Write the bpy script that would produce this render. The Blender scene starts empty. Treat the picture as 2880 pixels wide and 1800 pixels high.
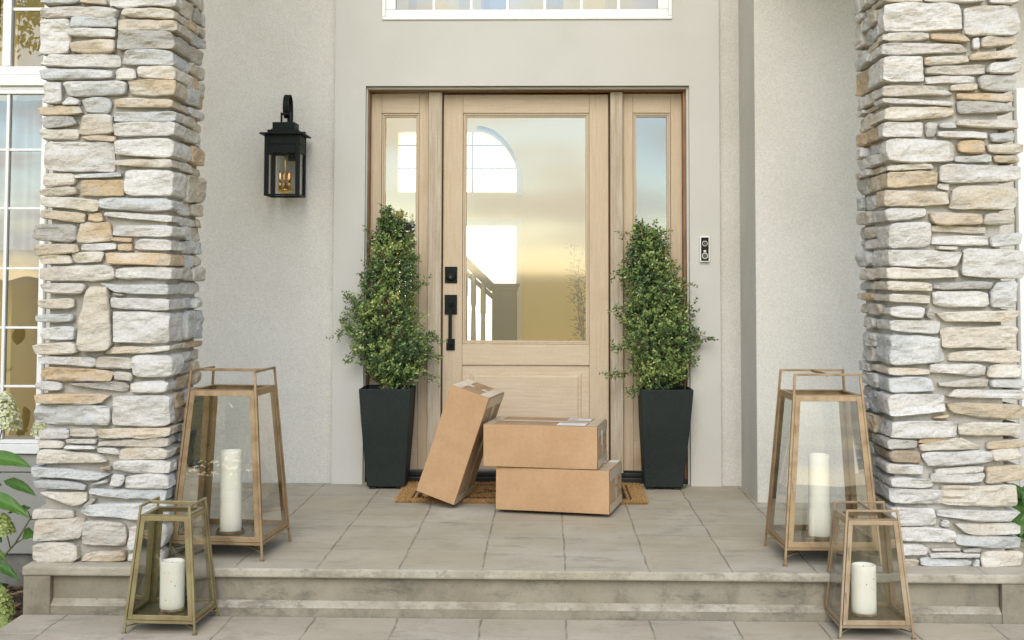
import bpy, bmesh, math, random
import numpy as np
from mathutils import Vector, Matrix
from math import sin, cos, radians as R, pi

# ------------------------------------------------------------------ camera
S = bpy.context.scene
COL = S.collection
F, CY, H = 3607.0, 596.0, 1.098
YAW, PIT, ROLL = 0.0269, 0.0526, 0.0025
fw = np.array([-sin(YAW)*cos(PIT), cos(YAW)*cos(PIT), sin(PIT)])
_r = np.array([cos(YAW), sin(YAW), 0.0]); _u = np.cross(_r, fw)
rt = _r*cos(ROLL)+_u*sin(ROLL); up = -_r*sin(ROLL)+_u*cos(ROLL)
cam = bpy.data.cameras.new('camera'); camo = bpy.data.objects.new('camera', cam); COL.objects.link(camo)
camo.matrix_world = Matrix(((rt[0], up[0], -fw[0], 0), (rt[1], up[1], -fw[1], 0), (rt[2], up[2], -fw[2], H), (0, 0, 0, 1)))
cam.sensor_width = 36; cam.lens = F/2880*36; cam.shift_y = -(900-CY)/2880
cam.clip_start = .05; cam.clip_end = 5000
S.camera = camo

# ------------------------------------------------------------------ light
SUN_EL, SUN_AZ = R(33), R(184)      # azimuth clockwise from +Y
w = bpy.data.worlds.new('World'); S.world = w; w.use_nodes = True
nt = w.node_tree; nt.nodes.clear()
N = nt.nodes.new; L = nt.links.new
sky = N('ShaderNodeTexSky'); sky.sky_type = 'NISHITA'; sky.sun_disc = False
sky.sun_elevation = SUN_EL; sky.sun_rotation = SUN_AZ
sky.dust_density = 0.2; sky.air_density = 1.0; sky.ozone_density = 2.0
tc = N('ShaderNodeTexCoord'); mp = N('ShaderNodeMapping'); mp.inputs['Scale'].default_value = (2.4, 2.4, 11)
nz = N('ShaderNodeTexNoise'); nz.inputs['Scale'].default_value = 2.6; nz.inputs['Detail'].default_value = 7; nz.inputs['Roughness'].default_value = .55
cr = N('ShaderNodeValToRGB'); cr.color_ramp.elements[0].position = .47; cr.color_ramp.elements[1].position = .59
cmix = N('ShaderNodeMix'); cmix.data_type = 'RGBA'; cmix.inputs['B'].default_value = (6.9, 6.75, 6.35, 1)
bg = N('ShaderNodeBackground'); bg.inputs['Strength'].default_value = .14
out = N('ShaderNodeOutputWorld')
L(tc.outputs['Generated'], mp.inputs['Vector']); L(mp.outputs[0], nz.inputs['Vector']); L(nz.outputs['Fac'], cr.inputs[0])
L(cr.outputs[0], cmix.inputs['Factor']); L(sky.outputs[0], cmix.inputs['A']); L(cmix.outputs['Result'], bg.inputs['Color']); L(bg.outputs[0], out.inputs['Surface'])
sl = bpy.data.lights.new('sun', 'SUN'); sl.energy = 1.1; sl.angle = R(35); sl.color = (1, .91, .79)
so = bpy.data.objects.new('sun', sl); COL.objects.link(so)
d = Vector((sin(SUN_AZ)*cos(SUN_EL), cos(SUN_AZ)*cos(SUN_EL), sin(SUN_EL)))
so.rotation_euler = d.to_track_quat('Z', 'Y').to_euler()
S.view_settings.view_transform = 'Standard'; S.view_settings.look = 'None'
S.view_settings.exposure = 1.02; S.view_settings.gamma = 1
S.cycles.max_bounces = 10; S.cycles.transparent_max_bounces = 24; S.cycles.use_denoising = True
S.cycles.sample_clamp_indirect = 6; S.cycles.caustics_reflective = False; S.cycles.caustics_refractive = False

# ------------------------------------------------------------------ picture measurement -> world points on real planes
def ray(px, py): return rt*(px-1440)/F+up*(CY-py)/F+fw
def atY(px, py, y):
    d = ray(px, py); t = y/d[1]; return d[0]*t, H+d[2]*t
def atX(px, py, x):
    d = ray(px, py); t = x/d[0]; return d[1]*t, H+d[2]*t

# ------------------------------------------------------------------ numpy noise
def _h(i, j, k, s):
    n = (i*374761393+j*668265263+k*2147483647+s*1274126177) & 0xffffffff
    n = ((n ^ (n >> 13))*1274126177) & 0xffffffff
    n = ((n ^ (n >> 15))*2246822519) & 0xffffffff
    return (n & 0xffff)/65535.0*2-1
def vn(p, s=0):
    p = np.asarray(p, float); i = np.floor(p).astype(np.int64); f = p-i; f = f*f*(3-2*f)
    r = 0
    for a in (0, 1):
        for b in (0, 1):
            for c in (0, 1):
                wgt = (f[..., 0] if a else 1-f[..., 0])*(f[..., 1] if b else 1-f[..., 1])*(f[..., 2] if c else 1-f[..., 2])
                r = r+wgt*_h(i[..., 0]+a, i[..., 1]+b, i[..., 2]+c, s)
    return r
def fbm(p, s=0, o=3):
    r = 0; a = 1
    for k in range(o): r = r+a*vn(np.asarray(p)*2**k, s+k*17); a *= .5
    return r

# ------------------------------------------------------------------ materials
def mat(name, col, rough=.6, metal=0, bump=0, bscale=60, bstretch=(1, 1, 1), col2=None, cscale=4, cstretch=(1, 1, 1), cramp=(.35, .65), spec=.5,
        attr=None, det=6, col3=None, c3scale=1.5, c3ramp=(.5, .75), fine=0, finescale=300, coat=0, sss=0, bdist=.01):
    m = bpy.data.materials.new(name); m.use_nodes = True; t = m.node_tree; b = t.nodes['Principled BSDF']
    n = t.nodes.new; l = t.links.new
    b.inputs['Roughness'].default_value = rough; b.inputs['Metallic'].default_value = metal
    b.inputs['Specular IOR Level'].default_value = spec
    if coat: b.inputs['Coat Weight'].default_value = coat
    if sss:
        b.inputs['Subsurface Weight'].default_value = sss; b.inputs['Subsurface Radius'].default_value = (.02, .015, .01); b.inputs['Subsurface Scale'].default_value = .6
    co = n('ShaderNodeTexCoord')
    def noise(scale, stretch, det=6, rough=.55):
        mm = n('ShaderNodeMapping'); mm.inputs['Scale'].default_value = stretch
        q = n('ShaderNodeTexNoise'); q.inputs['Scale'].default_value = scale; q.inputs['Detail'].default_value = det; q.inputs['Roughness'].default_value = rough
        l(co.outputs['Object'], mm.inputs[0]); l(mm.outputs[0], q.inputs['Vector']); return q
    def ramp(src, a, bb):
        q = n('ShaderNodeMapRange'); q.inputs['From Min'].default_value = a; q.inputs['From Max'].default_value = bb; q.interpolation_type = 'SMOOTHSTEP'
        l(src, q.inputs[0]); return q.outputs[0]
    def mix(fac, A, B, mode='MIX'):
        q = n('ShaderNodeMix'); q.data_type = 'RGBA'; q.blend_type = mode
        for s_, v in (('Factor', fac), ('A', A), ('B', B)):
            if isinstance(v, (int, float)): q.inputs[s_].default_value = v
            elif isinstance(v, tuple): q.inputs[s_].default_value = (*v, 1)
            else: l(v, q.inputs[s_])
        return q.outputs['Result']
    c = (col[0], col[1], col[2])
    if attr:
        a = n('ShaderNodeAttribute'); a.attribute_name = attr; c = a.outputs['Color']
    if col2: c = mix(ramp(noise(cscale, cstretch, det).outputs['Fac'], *cramp), c, tuple(col2))
    if col3: c = mix(ramp(noise(c3scale, (1, 1, 1), 5).outputs['Fac'], *c3ramp), c, tuple(col3))
    if fine:
        fz = noise(finescale, (1, 1, 1), 2)
        g = n('ShaderNodeMapRange'); g.inputs['From Min'].default_value = .3; g.inputs['From Max'].default_value = .7; g.inputs['To Min'].default_value = 1-fine; g.inputs['To Max'].default_value = 1+fine
        l(fz.outputs['Fac'], g.inputs[0])
        cb = n('ShaderNodeCombineColor')
        for k in range(3): l(g.outputs[0], cb.inputs[k])
        c = mix(1.0, c, cb.outputs[0], 'MULTIPLY')
    if isinstance(c, tuple): b.inputs['Base Color'].default_value = (*c, 1)
    else: l(c, b.inputs['Base Color'])
    if bump:
        bz = noise(bscale, bstretch, 5, .6); bp = n('ShaderNodeBump'); bp.inputs['Strength'].default_value = bump; bp.inputs['Distance'].default_value = bdist
        l(bz.outputs['Fac'], bp.inputs['Height']); l(bp.outputs[0], b.inputs['Normal'])
    return m

def glassmat(name, refl=.12, tint=(.95, .97, .96), rough=0.0, wave=0):
    m = bpy.data.materials.new(name); m.use_nodes = True; t = m.node_tree; t.nodes.clear(); n = t.nodes.new; l = t.links.new
    o = n('ShaderNodeOutputMaterial'); tr = n('ShaderNodeBsdfTransparent'); tr.inputs[0].default_value = (*tint, 1)
    g = n('ShaderNodeBsdfGlossy'); g.inputs['Roughness'].default_value = rough; g.inputs['Color'].default_value = (1, 1, 1, 1)
    fr = n('ShaderNodeFresnel'); fr.inputs['IOR'].default_value = 1.5
    ad = n('ShaderNodeMath'); ad.operation = 'ADD'; ad.use_clamp = True; ad.inputs[1].default_value = refl-.04
    mx = n('ShaderNodeMixShader')
    l(fr.outputs[0], ad.inputs[0]); l(ad.outputs[0], mx.inputs[0]); l(tr.outputs[0], mx.inputs[1]); l(g.outputs[0], mx.inputs[2]); l(mx.outputs[0], o.inputs[0])
    if wave:
        co = n('ShaderNodeTexCoord'); q = n('ShaderNodeTexNoise'); q.inputs['Scale'].default_value = 3.0; q.inputs['Detail'].default_value = 1
        bp = n('ShaderNodeBump'); bp.inputs['Strength'].default_value = wave; bp.inputs['Distance'].default_value = .01
        l(co.outputs['Object'], q.inputs['Vector']); l(q.outputs['Fac'], bp.inputs['Height']); l(bp.outputs[0], g.inputs['Normal'])
    return m

M = {}
M['stucco'] = mat('stucco', (.605, .585, .535), .9, bump=.55, bscale=190, fine=.12, finescale=170, col2=(.57, .55, .495), cscale=2.2, cramp=(.4, .7), col3=(.53, .515, .455), c3scale=1.3, c3ramp=(.5, .85), bdist=.006)
M['stucco_smooth'] = mat('stucco_smooth', (.545, .535, .495), .88, bump=.22, bscale=220, fine=.06, finescale=190, col2=(.515, .505, .46), cscale=1.8, cramp=(.4, .7), bdist=.004)
M['trim_white'] = mat('trim_white', (.80, .81, .79), .4, fine=.03, finescale=40)
M['siding'] = mat('siding', (.34, .34, .31), .85, bump=.3, bscale=260, fine=.08)
M['foundation'] = mat('foundation', (.26, .26, .23), .95, bump=.5, bscale=60, col2=(.16, .16, .14), cscale=6)
M['stone'] = mat('stone', (1, 1, 1), .92, attr='tint', bump=.8, bscale=38, bstretch=(1, 1, 2.0), fine=.09, finescale=90, bdist=.012)
M['mortar'] = mat('mortar', (.46, .44, .39), .95, bump=.6, bscale=80, col2=(.36, .34, .29), cscale=9)
M['wood'] = mat('wood', (.46, .35, .225), .6, col2=(.56, .46, .33), cscale=9, cstretch=(9, 9, .55), cramp=(.1, .9), bump=.12, bscale=40, bstretch=(8, 8, .4), col3=(.40, .27, .145), c3scale=2.6, c3ramp=(.55, .9), fine=.04, finescale=90)
M['wood_h'] = mat('wood_h', (.48, .365, .235), .6, col2=(.59, .49, .36), cscale=9, cstretch=(.55, 9, 9), cramp=(.1, .9), bump=.12, bscale=40, bstretch=(.4, 8, 8), col3=(.41, .275, .15), c3scale=2.6, c3ramp=(.55, .85), fine=.04, finescale=90)
M['wood_post'] = mat('wood_post', (.37, .295, .20), .65, col2=(.50, .435, .34), cscale=14, cstretch=(9, 9, .35), cramp=(.3, .7), bump=.3, bscale=60, bstretch=(6, 6, .3), fine=.05, finescale=90)
M['wood_dark'] = mat('wood_dark', (.20, .085, .030), .5, col2=(.28, .14, .05), cscale=8, cstretch=(4, 4, 1), bump=.1, bscale=50)
M['black_metal'] = mat('black_metal', (.007, .0115, .0100), .5, spec=.14, metal=.0, bump=.25, bscale=90, col2=(.008, .011, .010), cscale=20, fine=.15)
M['threshold'] = mat('threshold', (.02, .022, .022), .45, metal=.4)
M['planter'] = mat('planter', (.011, .0168, .0152), .68, spec=.3, fine=.28, finescale=160, bump=.25, bscale=240, col2=(.015, .021, .019), cscale=5)
M['soil'] = mat('soil', (.05, .035, .022), .95, bump=.8, bscale=90)
M['bark'] = mat('bark', (.36, .26, .15), .85, bump=.5, bscale=40, bstretch=(1, 1, .3), col2=(.22, .15, .08), cscale=14)
M['leaf'] = mat('leaf', (1, 1, 1), .42, attr='tint', spec=.4)
M['petal'] = mat('petal', (1, 1, 1), .6, attr='tint', sss=.1)
M['copper'] = mat('copper', (.36, .255, .15), .38, metal=.55, col2=(.25, .165, .09), cscale=14, cramp=(.4, .7), fine=.06, finescale=60, bump=.05, bscale=80)
M['brass'] = mat('brass', (.33, .285, .15), .36, metal=.6, col2=(.25, .19, .10), cscale=9, cramp=(.4, .7), fine=.05, finescale=60, bump=.05, bscale=80)
M['bronze'] = mat('bronze', (.37, .29, .20), .40, metal=.62, col2=(.29, .20, .12), cscale=9, cramp=(.4, .7), fine=.05, finescale=60, bump=.05, bscale=80)
M['gold'] = mat('gold', (.70, .46, .13), .28, metal=.9)
M['tray'] = mat('tray', (.17, .14, .10), .35, metal=.4, col2=(.10, .08, .06), cscale=20, fine=.2, finescale=50)
M['wax'] = mat('wax', (.92, .90, .80), .5, sss=.12, col2=(.88, .86, .74), cscale=9, bump=.06, bscale=60)
M['wax_in'] = mat('wax_in', (.72, .70, .60), .6)
M['speck'] = mat('speck', (.05, .035, .02), .8)
M['card'] = mat('cardboard', (.455, .287, .155), .85, col2=(.42, .258, .134), cscale=5, fine=.05, finescale=60, bump=.3, bscale=9, col3=(.48, .31, .173), c3scale=3)
M['card2'] = mat('cardboard_end', (.43, .285, .165), .85, col2=(.39, .25, .135), cscale=8, fine=.05, finescale=90, bump=.1, bscale=40)
M['tape'] = mat('tape', (.53, .445, .335), .35, col2=(.48, .39, .28), cscale=14, spec=.5, bump=.08, bscale=40)
M['label'] = mat('label', (.80, .81, .82), .5)
M['ink'] = mat('ink', (.035, .03, .03), .7)
M['ink_soft'] = mat('ink_soft', (.24, .165, .10), .8)
M['ink_grey'] = mat('ink_grey', (.30, .31, .34), .7)
M['coir'] = mat('coir', (1, 1, 1), .95, attr='tint')
M['coir_base'] = mat('coir_base', (.30, .17, .06), .95, bump=.8, bscale=160, col2=(.20, .11, .04), cscale=60)
M['mulch'] = mat('mulch', (.06, .035, .022), .95, bump=1, bscale=60, col2=(.12, .07, .04), cscale=40)
M['grass'] = mat('grass', (.46, .36, .14), .95, col2=(.55, .42, .16), cscale=.35, cramp=(.35, .6), bump=.5, bscale=10, col3=(.60, .46, .20), c3scale=.05, c3ramp=(.4, .6))
M['hill'] = mat('hill', (.42, .36, .22), 1, col2=(.50, .42, .24), cscale=.02)
M['room_wall'] = mat('room_wall', (.90, .68, .24), .8, col2=(.88, .62, .19), cscale=1.2)
M['room_wall2'] = mat('room_wall_cream', (.70, .63, .46), .8)
M['room_floor'] = mat('room_floor', (.60, .44, .22), .5)
M['stair'] = mat('stair', (.075, .068, .062), .5)
M['stair_light'] = mat('stair_light', (.62, .56, .44), .5)
M['curtain'] = mat('curtain', (1, 1, 1), .8, attr='tint')
M['glass_door'] = glassmat('glass_door', .13, (.93, .93, .90), rough=.05)
M['glass_win'] = glassmat('glass_win', .19, (.85, .88, .88), wave=.12)
M['glass_lantern'] = glassmat('glass_lantern', .085, (.985, .99, .98), wave=.05)
M['glass_lamp'] = glassmat('glass_lamp', .07, (.97, .97, .95))
M['bell_black'] = mat('bell_black', (.012, .009, .007), .5, spec=.2)
M['screen_black'] = mat('screen_black', (.03, .015, .01), .15)
M['silver'] = mat('silver', (.45, .45, .43), .25, metal=.8)
M['cam_glass'] = mat('cam_glass', (.02, .02, .02), .05)
def emis(name, col, st):
    m = bpy.data.materials.new(name); m.use_nodes = True; b = m.node_tree.nodes['Principled BSDF']
    b.inputs['Base Color'].default_value = (*col, 1); b.inputs['Emission Color'].default_value = (*col, 1); b.inputs['Emission Strength'].default_value = st
    return m
M['filament'] = emis('filament', (1, .50, .16), .55)
M['daylight'] = emis('window_daylight', (1, 1, .97), 1.1)

# concrete with stamped joints: joints follow the poured slab (object coordinates)
def concrete(name, base, dark, light, x0, y0, t, joints=True, blot=3.0):
    m = bpy.data.materials.new(name); m.use_nodes = True; T = m.node_tree; b = T.nodes['Principled BSDF']; n = T.nodes.new; l = T.links.new
    b.inputs['Roughness'].default_value = .82; b.inputs['Specular IOR Level'].default_value = .35
    co = n('ShaderNodeTexCoord')
    def noise(scale, stretch=(1, 1, 1), det=6, r=.6):
        mm = n('ShaderNodeMapping'); mm.inputs['Scale'].default_value = stretch; q = n('ShaderNodeTexNoise')
        q.inputs['Scale'].default_value = scale; q.inputs['Detail'].default_value = det; q.inputs['Roughness'].default_value = r
        l(co.outputs['Object'], mm.inputs[0]); l(mm.outputs[0], q.inputs['Vector']); return q.outputs['Fac']
    def mr(src, a, bb, c=0, d_=1, sm=True):
        q = n('ShaderNodeMapRange'); q.inputs['From Min'].default_value = a; q.inputs['From Max'].default_value = bb; q.inputs['To Min'].default_value = c; q.inputs['To Max'].default_value = d_
        if sm: q.interpolation_type = 'SMOOTHSTEP'
        l(src, q.inputs[0]); return q.outputs[0]
    def math(op, a, c=None):
        q = n('ShaderNodeMath'); q.operation = op
        for i, v in enumerate((a, c)):
            if v is None: continue
            if isinstance(v, (int, float)): q.inputs[i].default_value = v
            else: l(v, q.inputs[i])
        return q.outputs[0]
    def mix(f, A, B):
        q = n('ShaderNodeMix'); q.data_type = 'RGBA'
        for s_, v in (('Factor', f), ('A', A), ('B', B)):
            if isinstance(v, (int, float)): q.inputs[s_].default_value = v
            elif isinstance(v, tuple): q.inputs[s_].default_value = (*v, 1)
            else: l(v, q.inputs[s_])
        return q.outputs['Result']
    c = mix(mr(noise(blot), .35, .65), base, light)
    c = mix(mr(noise(blot*1.9, (1, 1, 1), 8, .7), .48, .72), c, dark)
    c = mix(math('MULTIPLY', mr(noise(26, (1, 1, 1), 5, .75), .55, .75), .5), c, light)
    c = mix(math('MULTIPLY', mr(noise(9, (.35, 1, 1), 7, .75), .52, .66), .62), c, tuple(k*.62 for k in dark))
    c = mix(math('MULTIPLY', mr(noise(1.3, (1, 1, 1), 5, .6), .45, .65), .6), c, (base[0]*1.06, base[1]*.98, base[2]*.88))
    c = mix(math('MULTIPLY', mr(noise(120, (1, 1, 1), 3, .7), .56, .70), .35), c, tuple(k*.5 for k in dark))
    c = mix(math('MULTIPLY', mr(noise(70, (1, 1, 1), 4, .7), .58, .72), .4), c, tuple(min(1, k*1.12) for k in light))
    h = math('MULTIPLY', noise(18, (1, 1, 1), 8, .65), .6)
    if joints:
        sp = n('ShaderNodeSeparateXYZ'); l(co.outputs['Object'], sp.inputs[0])
        wob = math('MULTIPLY', math('SUBTRACT', noise(5, (1, 1, 1), 5, .6), .5), .022)
        def jl(axis, o, st):
            v = math('ADD', sp.outputs[axis], wob)
            v = math('DIVIDE', math('SUBTRACT', v, o), st)
            v = math('ABSOLUTE', math('SUBTRACT', math('FRACT', math('ADD', v, .5)), .5))
            return math('MULTIPLY', v, st)
        cell = n('ShaderNodeCombineXYZ')
        l(math('FLOOR', math('DIVIDE', math('SUBTRACT', math('ADD', sp.outputs['X'], wob), x0), t)), cell.inputs[0]); l(math('FLOOR', math('DIVIDE', math('SUBTRACT', math('ADD', sp.outputs['Y'], wob), y0), t)), cell.inputs[1])
        wn = n('ShaderNodeTexWhiteNoise'); l(cell.outputs[0], wn.inputs['Vector'])
        ws = n('ShaderNodeSeparateColor'); l(wn.outputs['Color'], ws.inputs[0])
        c = mix(math('MULTIPLY', ws.outputs[0], .38), c, (base[0]*.78, base[1]*.79, base[2]*.78))
        c = mix(math('MULTIPLY', ws.outputs[1], .45), c, (base[0]*1.06, base[1]*.98, base[2]*.88))
        dx = jl('X', x0, t); dy = jl('Y', y0, t)
        jx = mr(dx, .001, .0052, 1, 0); jy = mr(dy, .001, .0045, 1, 0)
        vis = mr(noise(7, (1, 1, 1), 4), .38, .58, .25, 1)
        c = mix(math('MULTIPLY', math('MULTIPLY', jx, vis), .68), c, tuple(k*.42 for k in dark))
        lt = mr(dy, .003, .016, .55, 0)
        c = mix(math('MULTIPLY', lt, vis), c, tuple(min(1, k*1.15) for k in light))
        c = mix(math('MULTIPLY', math('MULTIPLY', jy, vis), .55), c, tuple(k*.5 for k in dark))
        h = math('SUBTRACT', h, math('MULTIPLY', math('MAXIMUM', jx, jy), 1.2))
    l(c, b.inputs['Base Color'])
    bp = n('ShaderNodeBump'); bp.inputs['Strength'].default_value = .5; bp.inputs['Distance'].default_value = .006
    l(h, bp.inputs['Height']); l(bp.outputs[0], b.inputs['Normal'])
    return m
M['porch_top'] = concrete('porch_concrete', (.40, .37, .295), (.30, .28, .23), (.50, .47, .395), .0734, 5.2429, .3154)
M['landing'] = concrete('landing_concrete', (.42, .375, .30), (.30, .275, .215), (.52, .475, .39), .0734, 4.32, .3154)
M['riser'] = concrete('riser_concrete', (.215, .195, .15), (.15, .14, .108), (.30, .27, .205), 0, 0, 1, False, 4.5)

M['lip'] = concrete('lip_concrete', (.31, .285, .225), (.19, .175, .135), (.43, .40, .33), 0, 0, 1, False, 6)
M['pale_edge'] = concrete('pale_edge', (.30, .27, .21), (.19, .17, .13), (.42, .39, .32), 0, 0, 1, False, 8)

# ------------------------------------------------------------------ mesh helpers
def link(name, me, m, parent=None, smooth=False, bevel=0, seg=2):
    o = bpy.data.objects.new(name, me); COL.objects.link(o)
    if m: me.materials.append(M[m] if isinstance(m, str) else m)
    if parent: o.parent = parent
    if smooth: me.polygons.foreach_set('use_smooth', [True]*len(me.polygons))
    if bevel:
        b = o.modifiers.new('bevel', 'BEVEL'); b.width = bevel; b.segments = seg; b.limit_method = 'ANGLE'; b.angle_limit = R(35); b.harden_normals = False
    return o
class MB:
    def __init__(s): s.v = []; s.f = []; s.c = []
    def objs(s, name, m, parent=None, **k):
        # one object for every separate piece of the mesh
        par = list(range(len(s.v)))
        def fd(a):
            while par[a] != a: par[a] = par[par[a]]; a = par[a]
            return a
        for f in s.f:
            for q in f[1:]: par[fd(q)] = fd(f[0])
        grp = {}
        for f in s.f: grp.setdefault(fd(f[0]), []).append(f)
        o = []
        for fs in grp.values():
            ids = sorted({i for f in fs for i in f}); mp_ = {i: n for n, i in enumerate(ids)}; p = MB()
            p.v = [s.v[i] for i in ids]; p.f = [tuple(mp_[i] for i in f) for f in fs]; o.append(p.obj(name, m, parent, **k))
        return o
    def quad(s, a, b, c, d):
        n = len(s.v); s.v += [tuple(a), tuple(b), tuple(c), tuple(d)]; s.f.append((n, n+1, n+2, n+3)); return s
    def box(s, x0, x1, y0, y1, z0, z1):
        n = len(s.v)
        s.v += [(x0, y0, z0), (x1, y0, z0), (x1, y1, z0), (x0, y1, z0), (x0, y0, z1), (x1, y0, z1), (x1, y1, z1), (x0, y1, z1)]
        s.f += [tuple(n+i for i in q) for q in ((0, 3, 2, 1), (4, 5, 6, 7), (0, 1, 5, 4), (1, 2, 6, 5), (2, 3, 7, 6), (3, 0, 4, 7))]
        return s
    def hexa(s, b4, t4):   # bottom loop, top loop
        n = len(s.v); s.v += [tuple(p) for p in b4]+[tuple(p) for p in t4]
        s.f += [tuple(n+i for i in q) for q in ((0, 3, 2, 1), (4, 5, 6, 7), (0, 1, 5, 4), (1, 2, 6, 5), (2, 3, 7, 6), (3, 0, 4, 7))]
        return s
    def bar(s, a, b, wx, wy, side=None):   # rectangular bar from a to b
        a = Vector(a); b = Vector(b); dd = (b-a).normalized()
        u = Vector(side) if side else (Vector((1, 0, 0)) if abs(dd.x) < .8 else Vector((0, 1, 0)))
        u = (u-dd*u.dot(dd)).normalized(); v = dd.cross(u)
        u *= wx/2; v *= wy/2
        return s.hexa([a-u-v, a+u-v, a+u+v, a-u+v], [b-u-v, b+u-v, b+u+v, b-u+v])
    def tube(s, pts, rad, n=8, cap=True):
        pts = [Vector(p) for p in pts]; rr = rad if isinstance(rad, (list, tuple)) else [rad]*len(pts); base = len(s.v)
        for i, p in enumerate(pts):
            t = (pts[min(i+1, len(pts)-1)]-pts[max(i-1, 0)]).normalized()
            u = t.orthogonal().normalized() if i == 0 else (u-t*u.dot(t)).normalized()
            vv = t.cross(u)
            for k in range(n):
                a = 2*pi*k/n; s.v.append(tuple(p+(u*cos(a)+vv*sin(a))*rr[i]))
        for i in range(len(pts)-1):
            for k in range(n):
                s.f.append((base+i*n+k, base+i*n+(k+1) % n, base+(i+1)*n+(k+1) % n, base+(i+1)*n+k))
        if cap:
            s.f.append(tuple(base+k for k in range(n))[::-1]); s.f.append(tuple(base+(len(pts)-1)*n+k for k in range(n)))
        return s
    def lathe(s, prof, cx, cy, n=32):
        base = len(s.v)
        for r_, z in prof:
            for k in range(n):
                a = 2*pi*k/n; s.v.append((cx+r_*cos(a), cy+r_*sin(a), z))
        for i in range(len(prof)-1):
            for k in range(n):
                s.f.append((base+i*n+k, base+i*n+(k+1) % n, base+(i+1)*n+(k+1) % n, base+(i+1)*n+k))
        return s
    def mesh(s, name):
        me = bpy.data.meshes.new(name); me.from_pydata(s.v, [], s.f); me.update(); return me
    def obj(s, name, m, parent=None, **k): return link(name, s.mesh(name), m, parent, **k)
def empty(name, loc, rz=0, label=None, cat=None, group=None):
    o = bpy.data.objects.new(name, None); COL.objects.link(o); o.location = loc; o.rotation_euler = (0, 0, rz); o.empty_display_size = .1
    tag(o, label, cat, group); return o
def tag(o, label=None, cat=None, group=None, kind=None):
    if label: o['label'] = label
    if cat: o['category'] = cat
    if group: o['group'] = group
    if kind: o['kind'] = kind
    return o
def rebase(mb, loc):      # verts given in world -> local of an empty without rotation
    mb.v = [(a-loc[0], b-loc[1], c-loc[2]) for a, b, c in mb.v]; return mb
def attr_mesh(name, v, f, col, m, parent=None, smooth=False):
    me = bpy.data.meshes.new(name); me.from_pydata([tuple(x) for x in v], [], [tuple(int(i) for i in x) for x in f]); me.update()
    a = me.attributes.new('tint', 'FLOAT_COLOR', 'POINT'); c4 = np.ones((len(v), 4), np.float32); c4[:, :3] = col
    a.data.foreach_set('color', c4.ravel())
    return link(name, me, m, parent, smooth=smooth)

# ================================================================== SETTING
YW = 6.92
g = MB(); g.box(-900, 900, -900, 900, -.6, -.45)
tag(g.obj('ground', 'grass'), kind='structure')
# far hills all round behind the camera
rng = np.random.default_rng(3)
hv, hf = [], []
nh = 160
for i in range(nh+1):
    a = 2*pi*i/nh
    hh = 2+1.5*vn([[cos(a)*3, sin(a)*3, 0]], 4)[0]+1.0*vn([[cos(a)*9, sin(a)*9, 0]], 5)[0]
    for rr_, zz in ((520, -.5), (600, hh*.55), (700, hh), (860, -.5)):
        hv.append((rr_*sin(a), rr_*cos(a), zz))
for i in range(nh):
    for k in range(3):
        b0 = i*4+k; hf.append((b0, b0+1, b0+5, b0+4))
me = bpy.data.meshes.new('hills'); me.from_pydata(hv, [], hf)
tag(link('hills', me, 'hill', smooth=True), kind='structure')

# porch slab
PX0, PX1 = -2.0, 2.02
p = MB(); p.box(PX0, PX1, 4.905, 6.95, -.035, 0)
top = p.obj('porch_floor', 'porch_top', bevel=.008, seg=3); tag(top, kind='structure')
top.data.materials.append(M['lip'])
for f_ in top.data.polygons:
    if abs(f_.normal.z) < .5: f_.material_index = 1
p = MB()
rx0 = atY(143, 1640, 4.92)[0]; rx1 = atY(2816, 1650, 4.92)[0]
p.box(PX0+.004, rx0, 4.913, 6.9, -.45, -.0355)
p.box(rx1, PX1-.004, 4.913, 6.9, -.45, -.0355)
p.box(rx0, rx1, 4.942, 6.9, -.45, -.0355)
p.hexa([(rx0, 4.915, -.45), (rx1, 4.915, -.45), (rx1, 4.9415, -.45), (rx0, 4.9415, -.45)], [(rx0, 4.915, -.146), (rx1, 4.915, -.146), (rx1, 4.9415, -.128), (rx0, 4.9415, -.128)])
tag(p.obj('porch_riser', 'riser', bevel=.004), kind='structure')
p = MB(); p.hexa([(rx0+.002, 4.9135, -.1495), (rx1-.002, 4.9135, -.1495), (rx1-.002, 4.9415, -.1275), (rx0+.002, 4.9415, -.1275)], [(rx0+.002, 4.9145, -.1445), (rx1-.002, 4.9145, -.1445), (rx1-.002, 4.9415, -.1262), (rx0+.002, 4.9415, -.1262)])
tag(p.obj('plinth_edge', 'pale_edge', bevel=.001), kind='structure')  # strip of paler concrete along the top of the plinth
p = MB(); p.box(PX0-.0, PX1+.3, 4.0, 4.9125, -.30, -.18)
tag(p.obj('landing', 'landing', bevel=.01), kind='structure')
p = MB(); p.box(PX0-.0, PX1+.3, 3.6, 4.7, -.46, -.31)
tag(p.obj('lower_step', 'landing', bevel=.01), kind='structure')
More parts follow.
